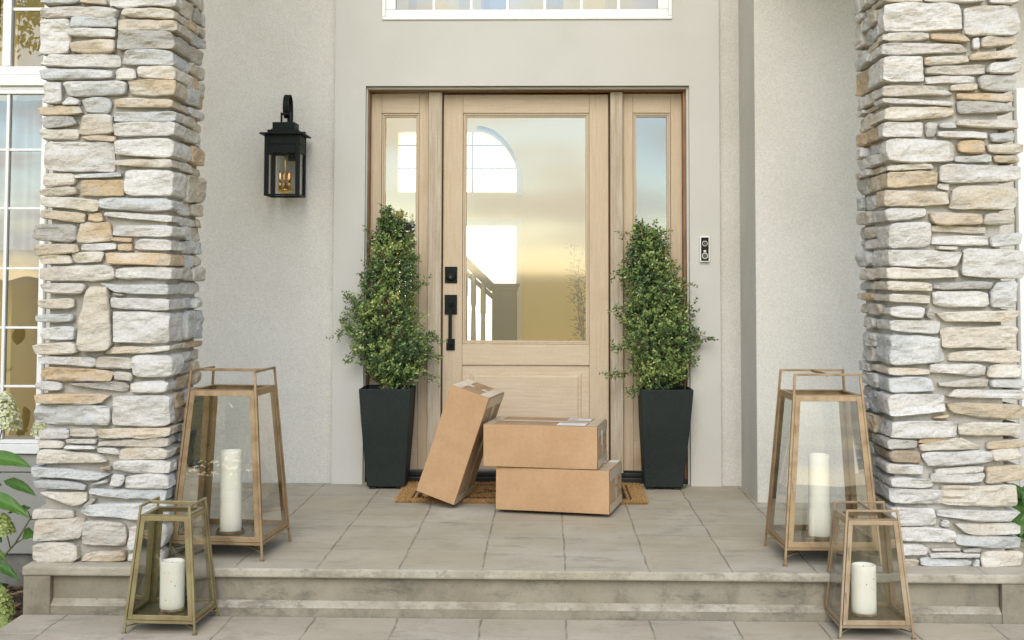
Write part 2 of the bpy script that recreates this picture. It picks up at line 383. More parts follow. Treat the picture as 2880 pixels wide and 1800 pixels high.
# mulch bed with chips (left and right of the porch)
mv, mf, mc = [], [], []
rn = random.Random(5)
for i in range(5200):
    s = rn.random() < .8
    x = rn.uniform(-3.3, -2.0) if s else rn.uniform(2.05, 3.0); y = rn.uniform(4.2, 6.4)
    a = rn.uniform(0, pi); l_ = rn.uniform(.008, .03); w_ = rn.uniform(.004, .012)
    z = -.445+rn.uniform(0, .02); dx, dy = cos(a)*l_, sin(a)*l_; ex, ey = -sin(a)*w_, cos(a)*w_
    tl = rn.uniform(-.01, .01); n0 = len(mv)
    mv += [(x-dx-ex, y-dy-ey, z), (x+dx-ex, y+dy-ey, z+tl), (x+dx+ex, y+dy+ey, z+tl+.004), (x-dx+ex, y-dy+ey, z+.006)]
    mf.append((n0, n0+1, n0+2, n0+3)); k = rn.choice([(.05, .03, .02), (.10, .06, .035), (.17, .11, .07), (.03, .02, .015), (.24, .17, .11)]); mc += [k]*4
tag(attr_mesh('mulch', mv, mf, np.array(mc), 'coir'), kind='stuff', label='dark brown bark mulch in the bed beside the porch', cat='mulch')
p = MB(); p.box(-6, -2.004, 3.8, 6.42, -.5, -.438); p.box(2.324, 6, 3.8, 6.42, -.5, -.438)
tag(p.obj('planting_bed', 'mulch'), kind='structure')

# ================================================================== HOUSE
house = empty('house', (0, 6.92, 0), 0, 'pale greige stucco house front around the wooden entry door', 'house')
def hpart(mb, name, m, **k): return rebase(mb, (0, 6.92, 0)).obj(name, m, house, **k)
ox0, ox1, oz = -.985, .771, 2.149
wx0, wz0 = atY(1075, 56, YW); wx1 = atY(1890, 54, YW)[0]
wx0 = -.898; wx1 = .680; wz0 = 2.511; wz1 = 3.35
m_ = MB()
m_.box(-1.153, ox0, YW, 7.14, -.002, 2.149).box(ox1, .933, YW, 7.14, -.002, 2.149)
m_.box(-1.153, .933, YW, 7.14, 2.149, wz0)
m_.box(-1.153, wx0, YW, 7.14, wz0, wz1).box(wx1, .933, YW, 7.14, wz0, wz1).box(-1.153, .933, YW, 7.14, wz1, 5.6)
hpart(m_, 'entry_surround', 'stucco_smooth')
m_ = MB(); m_.box(-2.25, -1.153, 6.958, 7.14, -.45, 5.6)
hpart(m_, 'stucco_wall', 'stucco')
m_ = MB(); m_.box(.933, 1.045, 6.958, 7.14, -.45, 5.6)
hpart(m_, 'recessed_wall', 'stucco')
m_ = MB(); m_.box(1.045, 2.33, 6.44, 7.14, -.45, 5.6).box(2.33, 6, 6.44, 7.14, 2.03, 5.6).box(2.33, 6, 6.44, 7.14, -.45, .45)
hpart(m_, 'projecting_wall', 'stucco', bevel=.006)
# bead trim round the opening
m_ = MB()
m_.box(ox0+.0, ox0+.007, YW+.03, 6.99, 0, oz-.004).box(ox1-.012, ox1-.0, YW+.03, 6.99, 0, oz-.004).box(ox0+.0075, ox1-.0125, YW+.03, 6.99, oz-.014, oz-.003)
hpart(m_, 'opening_bead', 'stucco_smooth')
# bay with the left windows
BY = 6.42
def bx(px): return atY(px, 900, BY)[0]
def bz(py): return atY(60, py, BY)[1]
zt, zs = bz(-60), bz(1275)
m_ = MB(); m_.box(-7, -2.25, BY+.02, 7.14, 3.0, 5.6).box(bx(124), -2.25, BY+.02, 7.14, bz(1556), 3.0)
m_.box(-7, bx(124), BY+.02, 7.14, bz(1556), zs)
hpart(m_, 'bay_wall', 'stucco')
m_ = MB(); m_.box(-7, -2.27, BY, BY+.0195, bz(1327), zs-.005).box(-7, -2.26, BY-.012, BY+.0195, bz(1556), bz(1330))
hpart(m_, 'siding_board', 'siding', bevel=.003)
m_ = MB(); m_.box(-7, -2.26, BY+.03, 7.14, -.6, bz(1559))
hpart(m_, 'foundation', 'foundation')
# left window: upper and lower unit (white vinyl)
win = MB()
xR = bx(122)
win.box(-4.2, xR, BY-.02, BY+.03, bz(1275), bz(1248))       # sill
win.box(-4.2, xR, BY-.01, BY+.03, bz(1247), bz(1236))
win.box(bx(108), xR, BY-.012, BY+.03, bz(1235), bz(276))      # right stile
win.box(-4.2, xR, BY-.012, BY+.03, bz(265), bz(253))
win.box(-4.2, xR, BY-.004, BY+.03, bz(252), bz(243))
win.box(-4.2, xR, BY-.025, BY+.03, bz(242), bz(212))
win.box(-4.2, xR, BY-.018, BY+.03, bz(211), bz(188))
win.box(bx(-8), bx(16), BY-.016, BY+.03, bz(187), 3.0)
win.box(bx(108), xR, BY-.012, BY+.03, bz(187), 3.0)
win.box(bx(6), bx(15), BY-.006, BY+.03, bz(1235), bz(266))
wo = hpart(win, 'side_window', 'trim_white', bevel=.003)
tag(wo)
mu = MB()
for yy in (421, 586, 755, 921.5, 1086.5): mu.box(-4.2, bx(107.5), BY+.001, BY+.028, bz(yy+3.5), bz(yy-3.5))
mu.box(bx(16.5), bx(107.5), BY+.001, BY+.028, bz(30), bz(21))
mu.v = [(a, b-6.92, c) for a, b, c in mu.v]; mu.obj('muntin', 'trim_white', wo, bevel=.002)
gp = MB(); gp.quad((-4.2, BY+.012-6.92, bz(1236)), (bx(108), BY+.012-6.92, bz(1236)), (bx(108), BY+.012-6.92, bz(265)), (-4.2, BY+.012-6.92, bz(265)))
gp.quad((-4.2, BY+.012-6.92, bz(187)), (bx(108), BY+.012-6.92, bz(187)), (bx(108), BY+.012-6.92, 3.0), (-4.2, BY+.012-6.92, 3.0))
gp.obj('pane', 'glass_win', wo)
# room behind left window: dim warm interior with a pale column and a cabinet
m_ = MB(); m_.box(-4.6, -2.0, 8.3, 8.4, -.4, 3.2).box(-4.7, -4.6, 6.5, 8.3, -.4, 3.2)
hpart(m_, 'inner_wall', mat('inner_wall', (.22, .12, .05), .8, col2=(.12, .07, .03), cscale=3))
m_ = MB(); m_.box(-3.05, -2.74, 7.5, 7.7, -.4, 1.52).box(-3.09, -2.70, 7.46, 7.74, 1.52, 1.56).box(-3.12, -2.67, 7.43, 7.77, 1.56, 1.61)
hpart(m_, 'inner_column', mat('inner_column', (.55, .40, .22), .6), bevel=.006)
m_ = MB(); m_.box(-4.4, -2.3, 7.3, 7.35, 1.75, 1.80)
hpart(m_, 'inner_shelf', 'wood')
# sheer curtain in the upper half of the lower window
def curtain(x0, x1, y, z0, z1, cols, name, amp=.02, per=.11, parent=house, n=240, seed=1):
    v, f, c = [], [], []
    rr_ = random.Random(seed)
    ks = []; x = x0
    while x < x1:
        wd = rr_.uniform(.5, 1.5)*per*.5; ks.append((x, x+wd, rr_.choice(cols))); x += wd
    for i in range(n+1):
        x = x0+(x1-x0)*i/n
        for j in range(9):
            z = z0+(z1-z0)*j/8
            xx = x+.006*sin(z*60+x*9)
            k = next((q for q in ks if q[0] <= xx < q[1]), ks[-1])
            v.append((x, y-6.92+amp*sin(2*pi*x/per+.5*sin(x*11)), z)); c.append(k[2])
    for i in range(n):
        for j in range(8):
            a = i*9+j; f.append((a, a+9, a+10, a+1))
    return attr_mesh(name, v, f, np.array(c), 'curtain', parent, smooth=True)
curtain(-4.2, bx(106), 6.62, bz(700), bz(268), [(.62, .60, .56), (.56, .54, .50), (.66, .63, .57)], 'curtain', seed=4)
# transom window above the door
t_ = MB()
a0, b0 = atY(1113, 28, YW)[0], atY(1113, 28, YW)[1]; a1 = atY(1850, 28, YW)[0]
t_.box(wx0, wx1, YW-.012, YW+.05, wz0, wz0+.018)
t_.box(wx0, wx0+.02, YW-.012, YW+.05, wz0+.0185, wz1).box(wx1-.02, wx1, YW-.012, YW+.05, wz0+.0185, wz1)
t_.box(wx0+.0205, wx1-.0205, YW-.004, YW+.05, wz0+.0185, b0).box(wx0+.0205, a0, YW-.004, YW+.05, b0+.0005, wz1).box(a1, wx1-.0205, YW-.004, YW+.05, b0+.0005, wz1)
t_.box(wx0+.021, wx1-.021, YW-.004, YW+.05, wz1-.05, wz1-.001)
tw = hpart(t_, 'transom_window', 'trim_white', bevel=.003)
mu = MB()
for px in (1220, 1325, 1427, 1532, 1635, 1740):
    x = atY(px, 20, YW)[0]; mu.box(x-.007, x+.007, YW+.012-6.92, YW+.03-6.92, b0+.001, wz1-.052)
mu.box(a0+.001, a1-.001, YW+.0125-6.92, YW+.0295-6.92, 2.86, 2.874)
mu.obj('muntin', 'trim_white', tw)
gp = MB(); yy = YW+.021-6.92; gp.quad((a0, yy, b0), (a1, yy, b0), (a1, yy, wz1-.05), (a0, yy, wz1-.05)); gp.obj('pane', glassmat('glass_transom', .22, (.9, .92, .9), wave=.1), tw)
curtain(a0-.1, a1+.1, 7.35, 2.2, wz1+.2, [(.85, .70, .36), (.40, .37, .33), (.45, .48, .48), (.82, .68, .38), (.60, .52, .36)], 'blind', amp=.006, per=.17, n=500, seed=8)
# right hand window beyond the right pillar
m_ = MB()
zz = lambda py: atY(2870, py, 6.42)[1]
m_.box(2.335, 2.40, 6.40, 6.46, .45, zz(250)).box(2.41, 2.45, 6.415, 6.46, .45, zz(250)).box(2.46, 6, 6.41, 6.46, zz(262), zz(250)).box(2.46, 6, 6.41, 6.46, .45, .50)
rw = hpart(m_, 'side_window', 'trim_white', bevel=.003)
gp = MB(); gp.quad((2.45, 6.45-6.92, .45), (6, 6.45-6.92, .45), (6, 6.45-6.92, 2.03), (2.45, 6.45-6.92, 2.03)); gp.obj('pane', 'glass_win', rw)
curtain(2.4, 4.4, 6.62, .4, 2.1, [(.72, .70, .64)], 'curtain', seed=9)
# porch roof
m_ = MB(); m_.box(-3.2, 3.2, 4.7, 6.915, 5.3, 5.5)
hpart(m_, 'porch_ceiling', mat('ceiling', (.55, .52, .40), .9))
m_ = MB(); m_.box(1.06, 3.2, 5.6, 6.435, 2.93, 3.0)  # unseen soffit added to darken the top of the projecting wall
hpart(m_, 'shade_soffit', mat('soffit', (.40, .36, .24), .9))
# entrance hall: walls, floor; back wall carries an arched window over a tall window
BW = 10.6
def bk(px, py): return atY(px, py, BW)
z1 = bk(1400, 371)[1]; z2 = bk(1400, 540)[1]; z3 = bk(1400, 635)[1]; z4 = bk(1400, 1010)[1]
xl = bk(1118, 600)[0]; xr = bk(1452, 600)[0]
m_ = MB()
def BB(x0, x1, z0, z1_): m_.box(x0, x1, BW, BW+.15, z0, z1_)
BB(-3.0, xl, -.1, 3.0); BB(xr, 2.6, -.1, 3.0); BB(xl, xr, -.1, z4); BB(xl, xr, z2, z3)
# arch head in stepped columns following the curve
na = 26; cxa = xl+(xr-xl)*.66
for i in range(na):
    xa = cxa+(xr-cxa)*i/na; xb = cxa+(xr-cxa)*(i+1)/na; tt = (i+.5)/na
    zc = z2+(z1-z2)*(.38+.62*(1-tt**2)**.75)
    BB(xa, xb, zc, 3.0)
BB(xl, cxa, z1, 3.0)
hpart(m_, 'hall_wall', 'room_wall')
m_ = MB()
for xx in (-1.55, -1.25, xl+.29, xl+.62): m_.box(xx-.006, xx+.006, BW+.02, BW+.04, z2, z1)
for k in (.4, .78): m_.box(xl, xr, BW+.0205, BW+.0395, z2+(z1-z2)*k-.006, z2+(z1-z2)*k+.006)
hpart(m_, 'hall_window_grid', 'stair')
m_ = MB(); m_.box(xl-.05, xr+.05, BW+.16, BW+.165, z2-.05, z1+.1)
hpart(m_, 'hall_arched_pane', 'daylight')
m_ = MB(); m_.box(xl-.05, xr+.05, BW+.16, BW+.165, z4-.05, z3+.05)
hpart(m_, 'hall_window_pane', 'daylight')
m_ = MB(); t1 = .05
m_.box(xr-.0, xr+t1, BW-.03, BW-.001, z4, z3+t1).box(xl, xr-.001, BW-.03, BW-.001, z3, z3+t1).box(xr, xr+t1, BW-.03, BW-.001, z2-.03, z2+(z1-z2)*.4)
for i in range(na):
    ta = i/na; tb = (i+1)/na
    za = z2+(z1-z2)*(.38+.62*(1-ta**2)**.75); zb = z2+(z1-z2)*(.38+.62*max(0, 1-tb**2)**.75)
    xa = cxa+(xr-cxa)*ta; xb = cxa+(xr-cxa)*tb
    m_.hexa([(xa, BW-.03, za), (xb, BW-.03, zb), (xb, BW-.001, zb), (xa, BW-.001, za)], [(xa, BW-.03, za+t1), (xb+.02, BW-.03, zb+t1), (xb+.02, BW-.001, zb+t1), (xa, BW-.001, za+t1)])
hpart(m_, 'hall_window_casing', 'room_wall2')
m_ = MB(); 
for xa, ya in ((-3.1, 7.9), (2.6, 8.96)):     # unseen side walls with wide openings added to let sky light into the hall
    m_.box(xa, xa+.1, 7.14, ya, -.1, 3.0).box(xa, xa+.1, 10.55, 10.75, -.1, 3.0).box(xa, xa+.1, ya, 10.55, -.1, .1)
for o_ in rebase(m_, (0, 6.92, 0)).objs('hall_partition', 'room_wall', house): pass
m_ = MB(); m_.box(.5, 2.59, 8.8, 8.95, -.1, 2.9)
hpart(m_, 'sky_tint_screen', mat('sky_tint', (.20, .25, .27), .8))  # added wall, its blue stands in for sky reflected in the right sidelight
m_ = MB(); m_.box(-3.1, 2.7, 7.14, 10.75, -.2, -.101)
hpart(m_, 'hall_floor', 'room_floor')

# staircase in the hall
st = empty('staircase', (-.4, 8.6, -.1), 0, 'grey wooden staircase with newel post seen through the door glass', 'staircase')
def sl_(px, py, Y=8.6): x, z = atY(px, py, Y); return x, z
def sp(mb, name, m, par=st, **k): return rebase(mb, (-.4, 8.6, -.1)).obj(name, m, par, **k)
x0, zt_ = sl_(1385, 806); x1 = sl_(1454, 806)[0]
sp(MB().box(x0, x1, 8.52, 8.68, -.1, zt_), 'newel_post', 'stair', bevel=.006)
sp(MB().box(x0-.012, x1+.018, 8.50, 8.70, zt_, zt_+.022).box(x0-.002, x1+.008, 8.51, 8.69, zt_-.03, zt_-.001), 'newel_cap', 'stair', bevel=.008)
a = sl_(1235, 660); b = sl_(1388, 812)
sp(MB().bar((a[0], 8.6, a[1]), (b[0], 8.6, b[1]), .06, .055, (0, 1, 0)).bar((a[0], 8.6, a[1]-.09), (b[0], 8.6, b[1]-.06), .03, .03, (0, 1, 0)), 'handrail', 'stair', bevel=.006)
def balu(x, ztop):
    m = MB(); h0 = -.1
    pr = [(.022, h0), (.022, h0+.16), (.012, h0+.17), (.026, h0+.22), (.014, h0+.27), (.018, h0+.3), (.022, (h0+ztop)/2), (.014, ztop-.22), (.019, ztop-.2), (.019, ztop)]
    m.lathe(pr, x, 8.6, 12); return m
for px in (1332, 1359):
    x = sl_(px, 800)[0]; zb = a[1]+(b[1]-a[1])*(x-a[0])/(b[0]-a[0])-.03
    sp(balu(x, zb), 'baluster', 'stair_light', smooth=True)
for px in (1132, 1148, 1164, 1186, 1208, 1234, 1258, 1284, 1308):
    x = sl_(px, 800)[0]; zb = a[1]+.02 if px < 1235 else a[1]+(b[1]-a[1])*(x-a[0])/(b[0]-a[0])-.03
    sp(balu(x, zb), 'baluster', 'stair_light', smooth=True)
a2 = sl_(1040, 617)
sp(MB().bar((a2[0], 8.6, a2[1]), (a[0], 8.6, a[1]+.01), .06, .055, (0, 1, 0)), 'landing_rail', 'stair', bevel=.006)

# ================================================================== leaves helper
def leaf_quads(rn, P, Dr, up_, l_, w_, fold=.25):
    """one leaf: base P, direction Dr, folded rhomb"""
    Dr = Dr.normalized(); side = Dr.cross(up_)
    if side.length < 1e-3: side = Dr.orthogonal()
    side.normalize(); nn = side.cross(Dr)
    mid = P+Dr*l_*.5
    return [P, mid+side*w_*.5+nn*w_*fold, P+Dr*l_, mid-side*w_*.5+nn*w_*fold]
class LeafMesh:
    def __init__(s): s.v = []; s.f = []; s.c = []
    def leaf(s, rn, P, D_, up_, l_, w_, c, fold=.25):
        q = leaf_quads(rn, P, D_, up_, l_, w_, fold); n = len(s.v); s.v += [tuple(x) for x in q]; s.f += [(n, n+1, n+2), (n, n+2, n+3)]; s.c += [c]*4
    def obj(s, name, m, parent): return attr_mesh(name, s.v, s.f, np.array(s.c), m, parent)
def rv(rn): 
    while True:
        v = Vector((rn.uniform(-1, 1), rn.uniform(-1, 1), rn.uniform(-1, 1)))
        if .05 < v.length < 1: return v.normalized()

# indoor olive-like plant behind the door glass
ip = empty('indoor_plant', (0, 8.0, 0), 0, 'slim leafy indoor tree behind the right edge of the door glass', 'plant')
rn = random.Random(11); lm = LeafMesh(); tr = MB()
for s in range(3):
    bxp = sl_(1640+rn.uniform(-8, 8), 990, 8.0); pts = []
    for k in range(12):
        t = k/11; px = 1640-24*t+6*sin(s*2+t*6)+s*5; py = 1000-(300-40*s)*t
        x, z = atY(px, py, 8.0); pts.append(Vector((x, s*.03, z)))
    tr.tube(pts, [.006*(1-.7*k/11) for k in range(12)], 6)
    for k in range(2, 12):
        for q in range(9):
            P = pts[k]+rv(rn)*.012; D_ = rv(rn); D_.z = abs(D_.z)*.6; P2 = P+D_*rn.uniform(0, .07)
            lm.leaf(rn, P2, (D_+rv(rn)*.6), Vector((0, 0, 1)), rn.uniform(.03, .055), .013, rn.choice([(.05, .07, .02), (.08, .10, .03), (.035, .05, .02), (.14, .12, .05)]))
tr.objs('trunk', 'bark', ip, smooth=True); lm.obj('foliage', 'leaf', ip)
pot = MB(); px_ = sl_(1640, 1000, 8.0)[0]; pot.lathe([(.0, -.1), (.10, -.1), (.13, .15), (.135, .2), (.12, .2), (.11, .17), (0, .17)], px_, 0, 24); pot.obj('pot', 'stair_light', ip, smooth=True)
tr2 = MB(); tr2.tube([(px_, 0, .17), (px_, 0, .45), (sl_(1640, 1000, 8.0)[0], 0, sl_(1640, 1000, 8.0)[1]+.02)], .01, 6); tr2.obj('stem', 'bark', ip, smooth=True)

# ================================================================== ENTRY DOOR
YD = 7.05
door = empty('entry_door', (-.116, YD, 0), 0, 'whitewashed oak entry door with large glass and two sidelights', 'door')
def dpart(mb, name, m, par=None, **k): return rebase(mb, (-.116, YD, 0)).obj(name, m, par or door, **k)
def dx(px, py=700): return atY(px, py, YD)[0]
def dz(py, px=1480): return atY(px, py, YD)[1]
topz = dz(264); hz = oz-.015
# frame
dpart(MB().box(ox0+.001, ox1-.001, 6.992, 7.16, topz+.006, oz-.001), 'head_jamb', 'wood_dark', bevel=.002)
dpart(MB().box(ox0+.001, ox0+.013, 6.992, 7.16, .02, topz+.0055), 'side_jamb', 'wood_dark', bevel=.002)
dpart(MB().box(ox1-.026, ox1-.001, 6.992, 7.16, .02, topz+.0055), 'side_jamb', 'wood_dark', bevel=.002)
dpart(MB().box(ox0+.002, ox1-.002, 6.985, 7.2, .001, .03).box(ox0+.002, ox1-.002, 7.03, 7.18, .0305, .052), 'threshold', 'threshold', bevel=.003)
pl0, pl1 = dx(1206), dx(1242.5); pr0, pr1 = dx(1716), dx(1751)
YP = 7.005
dpart(MB().box(pl0, pl1, YP, 7.13, .053, topz+.004), 'mullion', 'wood_post', bevel=.003)
dpart(MB().box(pr0, pr1, YP, 7.13, .053, topz+.004), 'mullion', 'wood_post', bevel=.003)
# door leaf
lx0, lx1 = dx(1246), dx(1711.5)
gx0, gx1 = dx(1311), dx(1647); gz0, gz1 = dz(958), dz(328)
DB = dz(1322)
def panelled(x0, x1, z0, z1, gx0, gx1, gz0, gz1, name, zmid=None, par=None):
    """stiles and rails round a glass opening with a stepped bead"""
    y0, y1 = YD, YD+.045
    a = MB()
    a.box(x0, gx0-.02, y0, y1, z0, z1).box(gx1+.02, x1, y0, y1, z0, z1)
    o = dpart(a, name, 'wood', bevel=.0025)
    b = MB()
    b.box(gx0-.0195, gx1+.0195, y0, y1, gz1+.02, z1)
    zr = gz0-.075 if zmid is None else zmid
    b.box(gx0-.0195, gx1+.0195, y0, y1, zr, gz0-.02)
    b.box(gx0-.0195, gx1+.0195, y0, y1, z0, z0+.16)
    r_ = dpart(b, 'rail', 'wood_h', par=None, bevel=.0025); r_.parent = o
    # bead
    c = MB()
    for k, (dd, yy) in enumerate(((.018, .006), (.009, .012))):
        e = dd; e2 = dd-.0085
        c.box(gx0-e, gx0-e2, y0+yy, y1, gz0-e, gz1+e).box(gx1+e2, gx1+e, y0+yy, y1, gz0-e, gz1+e)
        c.box(gx0-e2, gx1+e2, y0+yy, y1, gz1+e2, gz1+e).box(gx0-e2, gx1+e2, y0+yy, y1, gz0-e, gz0-e2)
    q = dpart(c, 'glazing_bead', 'wood', bevel=.001); q.parent = o
    gq = MB(); yy = YD+.03; gq.box(gx0, gx1, yy, yy+.006, gz0, gz1)
    q = dpart(gq, 'glass_pane', 'glass_door'); q.parent = o
    # lower panel: sunk field with raised centre
    pz0, pz1 = z0+.16, zr
    e = MB()
    if zmid is not None:
        X0, X1 = gx0-.0195, gx1+.0195
        e.box(X0, X1, y0+.012, y1-.002, pz0, pz1)
        bw = .042
        e.hexa([(X0+bw, y0+.0119, pz0+bw), (X1-bw, y0+.0119, pz0+bw), (X1-bw, y0+.0119, pz1-bw), (X0+bw, y0+.0119, pz1-bw)],
               [(X0+bw+.004, y0+.006, pz0+bw+.004), (X1-bw-.004, y0+.006, pz0+bw+.004), (X1-bw-.004, y0+.006, pz1-bw-.004), (X0+bw+.004, y0+.006, pz1-bw-.004)])
        f2 = bw+.014
        e.hexa([(X0+f2, y0+.0061, pz0+f2), (X1-f2, y0+.0061, pz0+f2), (X1-f2, y0+.0061, pz1-f2), (X0+f2, y0+.0061, pz1-f2)],
               [(X0+f2+.008, y0+.001, pz0+f2+.008), (X1-f2-.008, y0+.001, pz0+f2+.008), (X1-f2-.008, y0+.001, pz1-f2-.008), (X0+f2+.008, y0+.001, pz1-f2-.008)])
    else:
        e.box(gx0-.0195, gx1+.0195, y0+.008, y1-.002, pz0, pz1)
    q = dpart(e, 'lower_panel', 'wood_h' if zmid is not None else 'wood', bevel=.0015); q.parent = o
    return o
panelled(lx0, lx1, DB, topz-.004, gx0, gx1, gz0, gz1, 'door_leaf', zmid=dz(1027))
s0, s1 = ox0+.0135, pl0-.003
panelled(s0, s1, DB, topz, dx(1081), dx(1167), gz0, gz1, 'sidelight', zmid=None)
s0, s1 = pr1+.003, ox1-.0265
panelled(s0, s1, DB, topz, dx(1791), dx(1877), gz0, gz1, 'sidelight', zmid=None)
dpart(MB().box(pl1-.004, lx0+.012, YD+.047, YD+.075, .06, topz), 'door_stop', 'wood_dark')
dpart(MB().box(lx1-.012, pr0+.004, YD+.047, YD+.075, .06, topz), 'door_stop', 'wood_dark')
dpart(MB().box(pl1+.001, pr0-.001, YD+.047, YD+.076, topz-.012, topz+.004), 'door_stop', 'wood_dark')
# hardware
cxh = (dx(1252)+dx(1286))/2
z0_, z1_ = dz(796, 1270), dz(750, 1270)
db = dpart(MB().box(cxh-.034, cxh+.034, YD-.008, YD-.0005, z0_, z1_), 'deadbolt', 'black_metal', bevel=.0015)
zc = (z0_+z1_)/2-.004
cyl = MB(); n0 = 28
def disc_stack(mb, cx, cz, prof):  # prof: (radius, y)
    base = len(mb.v); nn = 28
    for r_, y in prof:
        for k in range(nn): a = 2*pi*k/nn; mb.v.append((cx+r_*cos(a), y, cz+r_*sin(a)))
    for i in range(len(prof)-1):
        for k in range(nn): mb.f.append((base+i*nn+k, base+i*nn+(k+1) % nn, base+(i+1)*nn+(k+1) % nn, base+(i+1)*nn+k))
    mb.f.append(tuple(base+(len(prof)-1)*nn+k for k in range(nn)))
    return mb
q = dpart(disc_stack(MB(), cxh, zc, [(.027, YD-.0085), (.026, YD-.022), (.021, YD-.025), (.0205, YD-.0235)]), 'lock_cylinder', 'black_metal', smooth=False); q.parent = db
q = dpart(MB().box(cxh-.006, cxh+.004, YD-.0255, YD-.0237, zc-.012, zc-.002), 'keyhole', 'stair'); q.parent = db
hs = empty('door_handle', (0, 0, 0)); hs.parent = door
def hpt(mb, name, m, **k): return rebase(mb, (-.116, YD, 0)).obj(name, m, hs, **k)
z0_, z1_ = dz(884, 1270), dz(829, 1270)
hpt(MB().box(cxh-.034, cxh+.034, YD-.009, YD-.0005, z0_, z1_), 'back_plate', 'black_metal', bevel=.0015)
hpt(MB().hexa([(cxh-.007, YD-.05, z1_-.058), (cxh+.007, YD-.05, z1_-.058), (cxh+.006, YD-.01, z1_-.052), (cxh-.006, YD-.01, z1_-.052)],
              [(cxh-.012, YD-.052, z1_-.040), (cxh+.014, YD-.052, z1_-.040), (cxh+.014, YD-.01, z1_-.040), (cxh-.012, YD-.01, z1_-.040)]), 'thumb_latch', 'black_metal', bevel=.001)
f0, f1 = dz(985, 1270), dz(953, 1270)
hpt(MB().box(cxh-.024, cxh+.023, YD-.009, YD-.0005, f0, f1), 'foot_plate', 'black_metal', bevel=.0015)
gt = dz(872, 1268)
hpt(MB().box(cxh-.0095, cxh+.0095, YD-.058, YD-.042, f1-.028, gt).box(cxh-.0095, cxh+.0095, YD-.0415, YD-.0095, gt-.02, gt).box(cxh-.0095, cxh+.0095, YD-.0415, YD-.0095, f1-.028, f1-.010), 'grip', 'black_metal', bevel=.002)

# ================================================================== DOORBELL
bxx, bzz = atY(1981, 701, YW)
bell = empty('doorbell', (bxx, YW, bzz), 0, 'slim white video doorbell with black face on the stucco', 'doorbell')
w2, h2 = .0265, .069
bell_body = MB().box(-w2, w2, -.022, -.0005, -h2, h2).obj('body', 'trim_white', bell, bevel=.004)
MB().box(-w2+.006, w2-.006, -.0235, -.0221, -h2+.006, h2-.006).obj('face', 'bell_black', bell, bevel=.001)
def dsk(cz, r1, y0, y1, r0=None, n=28):
    m = MB(); base = 0
    for r_, y in ((r1, y0), (r1, y1)) + (((r0, y1), (r0, y0)) if r0 else ()):
        for k in range(n): a = 2*pi*k/n; m.v.append((r_*cos(a), y, cz+r_*sin(a)))
    K = 4 if r0 else 2
    for i in range(K-1):
        for k in range(n): m.f.append((i*n+k, i*n+(k+1) % n, (i+1)*n+(k+1) % n, (i+1)*n+k))
    if not r0: m.f.append(tuple(n+k for k in range(n)))
    return m
dsk(.030, .0145, -.0236, -.026, .0115).obj('camera_ring', 'silver', bell)
dsk(.030, .0075, -.0236, -.0265).obj('camera_lens', 'cam_glass', bell)
dsk(-.036, .0165, -.0236, -.0265, .0125).obj('button_ring', 'silver', bell)
dsk(-.036, .0120, -.0236, -.0262).obj('button', 'cam_glass', bell)
MB().box(-.007, .007, -.0248, -.0236, -.017, -.005).obj('sensor', 'silver', bell)

# ================================================================== WALL LAMP
lx, lz0 = atY(741.6, 550, 6.70); rx_, lz1 = atY(843, 377, 6.70)
LW = rx_-lx; LC = (lx+rx_)/2; YF = 6.70; YB = YF+LW
lamp = empty('wall_lamp', (LC, 6.95, lz0), 0, 'black metal wall lantern with glass sides and four candle bulbs', 'lamp')
LO = (LC, 6.95, lz0)
def lp(mb, name, m, par=lamp, **k): return rebase(mb, LO).obj(name, m, par, **k)
hw = LW/2
fr = MB(); t = .022
for sx in (-1, 1):
    for (ya, yb) in ((YF, YF+t), (YB-t, YB)):
        xa, xb = (LC-hw, LC-hw+t) if sx < 0 else (LC+hw-t, LC+hw)
        fr.box(xa, xb, ya, yb, lz0, lz1)
for z_, hh in ((lz0, .010), (lz1-.098, .098)):
    fr.box(LC-hw+t, LC+hw-t, YF+.002, YF+.012, z_, z_+hh).box(LC-hw+t, LC+hw-t, YB-.012, YB-.002, z_, z_+hh)
    fr.box(LC-hw+.002, LC-hw+.012, YF+t, YB-t, z_, z_+hh).box(LC+hw-.012, LC+hw-.002, YF+t, YB-t, z_, z_+hh)
fr.box(LC-hw+t, LC+hw-t, YF-.003, YF+.0015, lz1-.052, lz1-.045).box(LC+hw-.0015, LC+hw+.003, YF+t, YB-t, lz1-.052, lz1-.045)
lp(fr, 'lamp_frame', 'black_metal', bevel=.0015)
cp = MB(); e = .025
cp.hexa([(LC-hw-e, YF-e, lz1), (LC+hw+e, YF-e, lz1), (LC+hw+e, YB+e, lz1), (LC-hw-e, YB+e, lz1)], [(LC-hw-e+.004, YF-e+.004, lz1+.008), (LC+hw+e-.004, YF-e+.004, lz1+.008), (LC+hw+e-.004, YB+e-.004, lz1+.008), (LC-hw-e+.004, YB+e-.004, lz1+.008)])
cp.box(LC-hw+.012, LC+hw-.012, YF+.012, YB-.012, lz1+.0085, lz1+.026)
cp.box(LC-hw+.028, LC+hw-.028, YF+.028, YB-.028, lz1+.0265, lz1+.032)
cp.box(LC-hw+.034, LC+hw-.034, YF+.034, YB-.034, lz1+.0325, lz1+.068)
lp(cp, 'cap', 'black_metal', bevel=.0015)
gl = MB()
for y in (YF+.008, YB-.008): gl.quad((LC-hw+t, y, lz0+.01), (LC+hw-t, y, lz0+.01), (LC+hw-t, y, lz1-.098), (LC-hw+t, y, lz1-.098))
for x in (LC-hw+.008, LC+hw-.008): gl.quad((x, YF+t, lz0+.01), (x, YB-t, lz0+.01), (x, YB-t, lz1-.098), (x, YF+t, lz1-.098))
lp(gl, 'glass', 'glass_lamp')
yc = (YF+YB)/2; ct = lz1+.068
ar = MB()
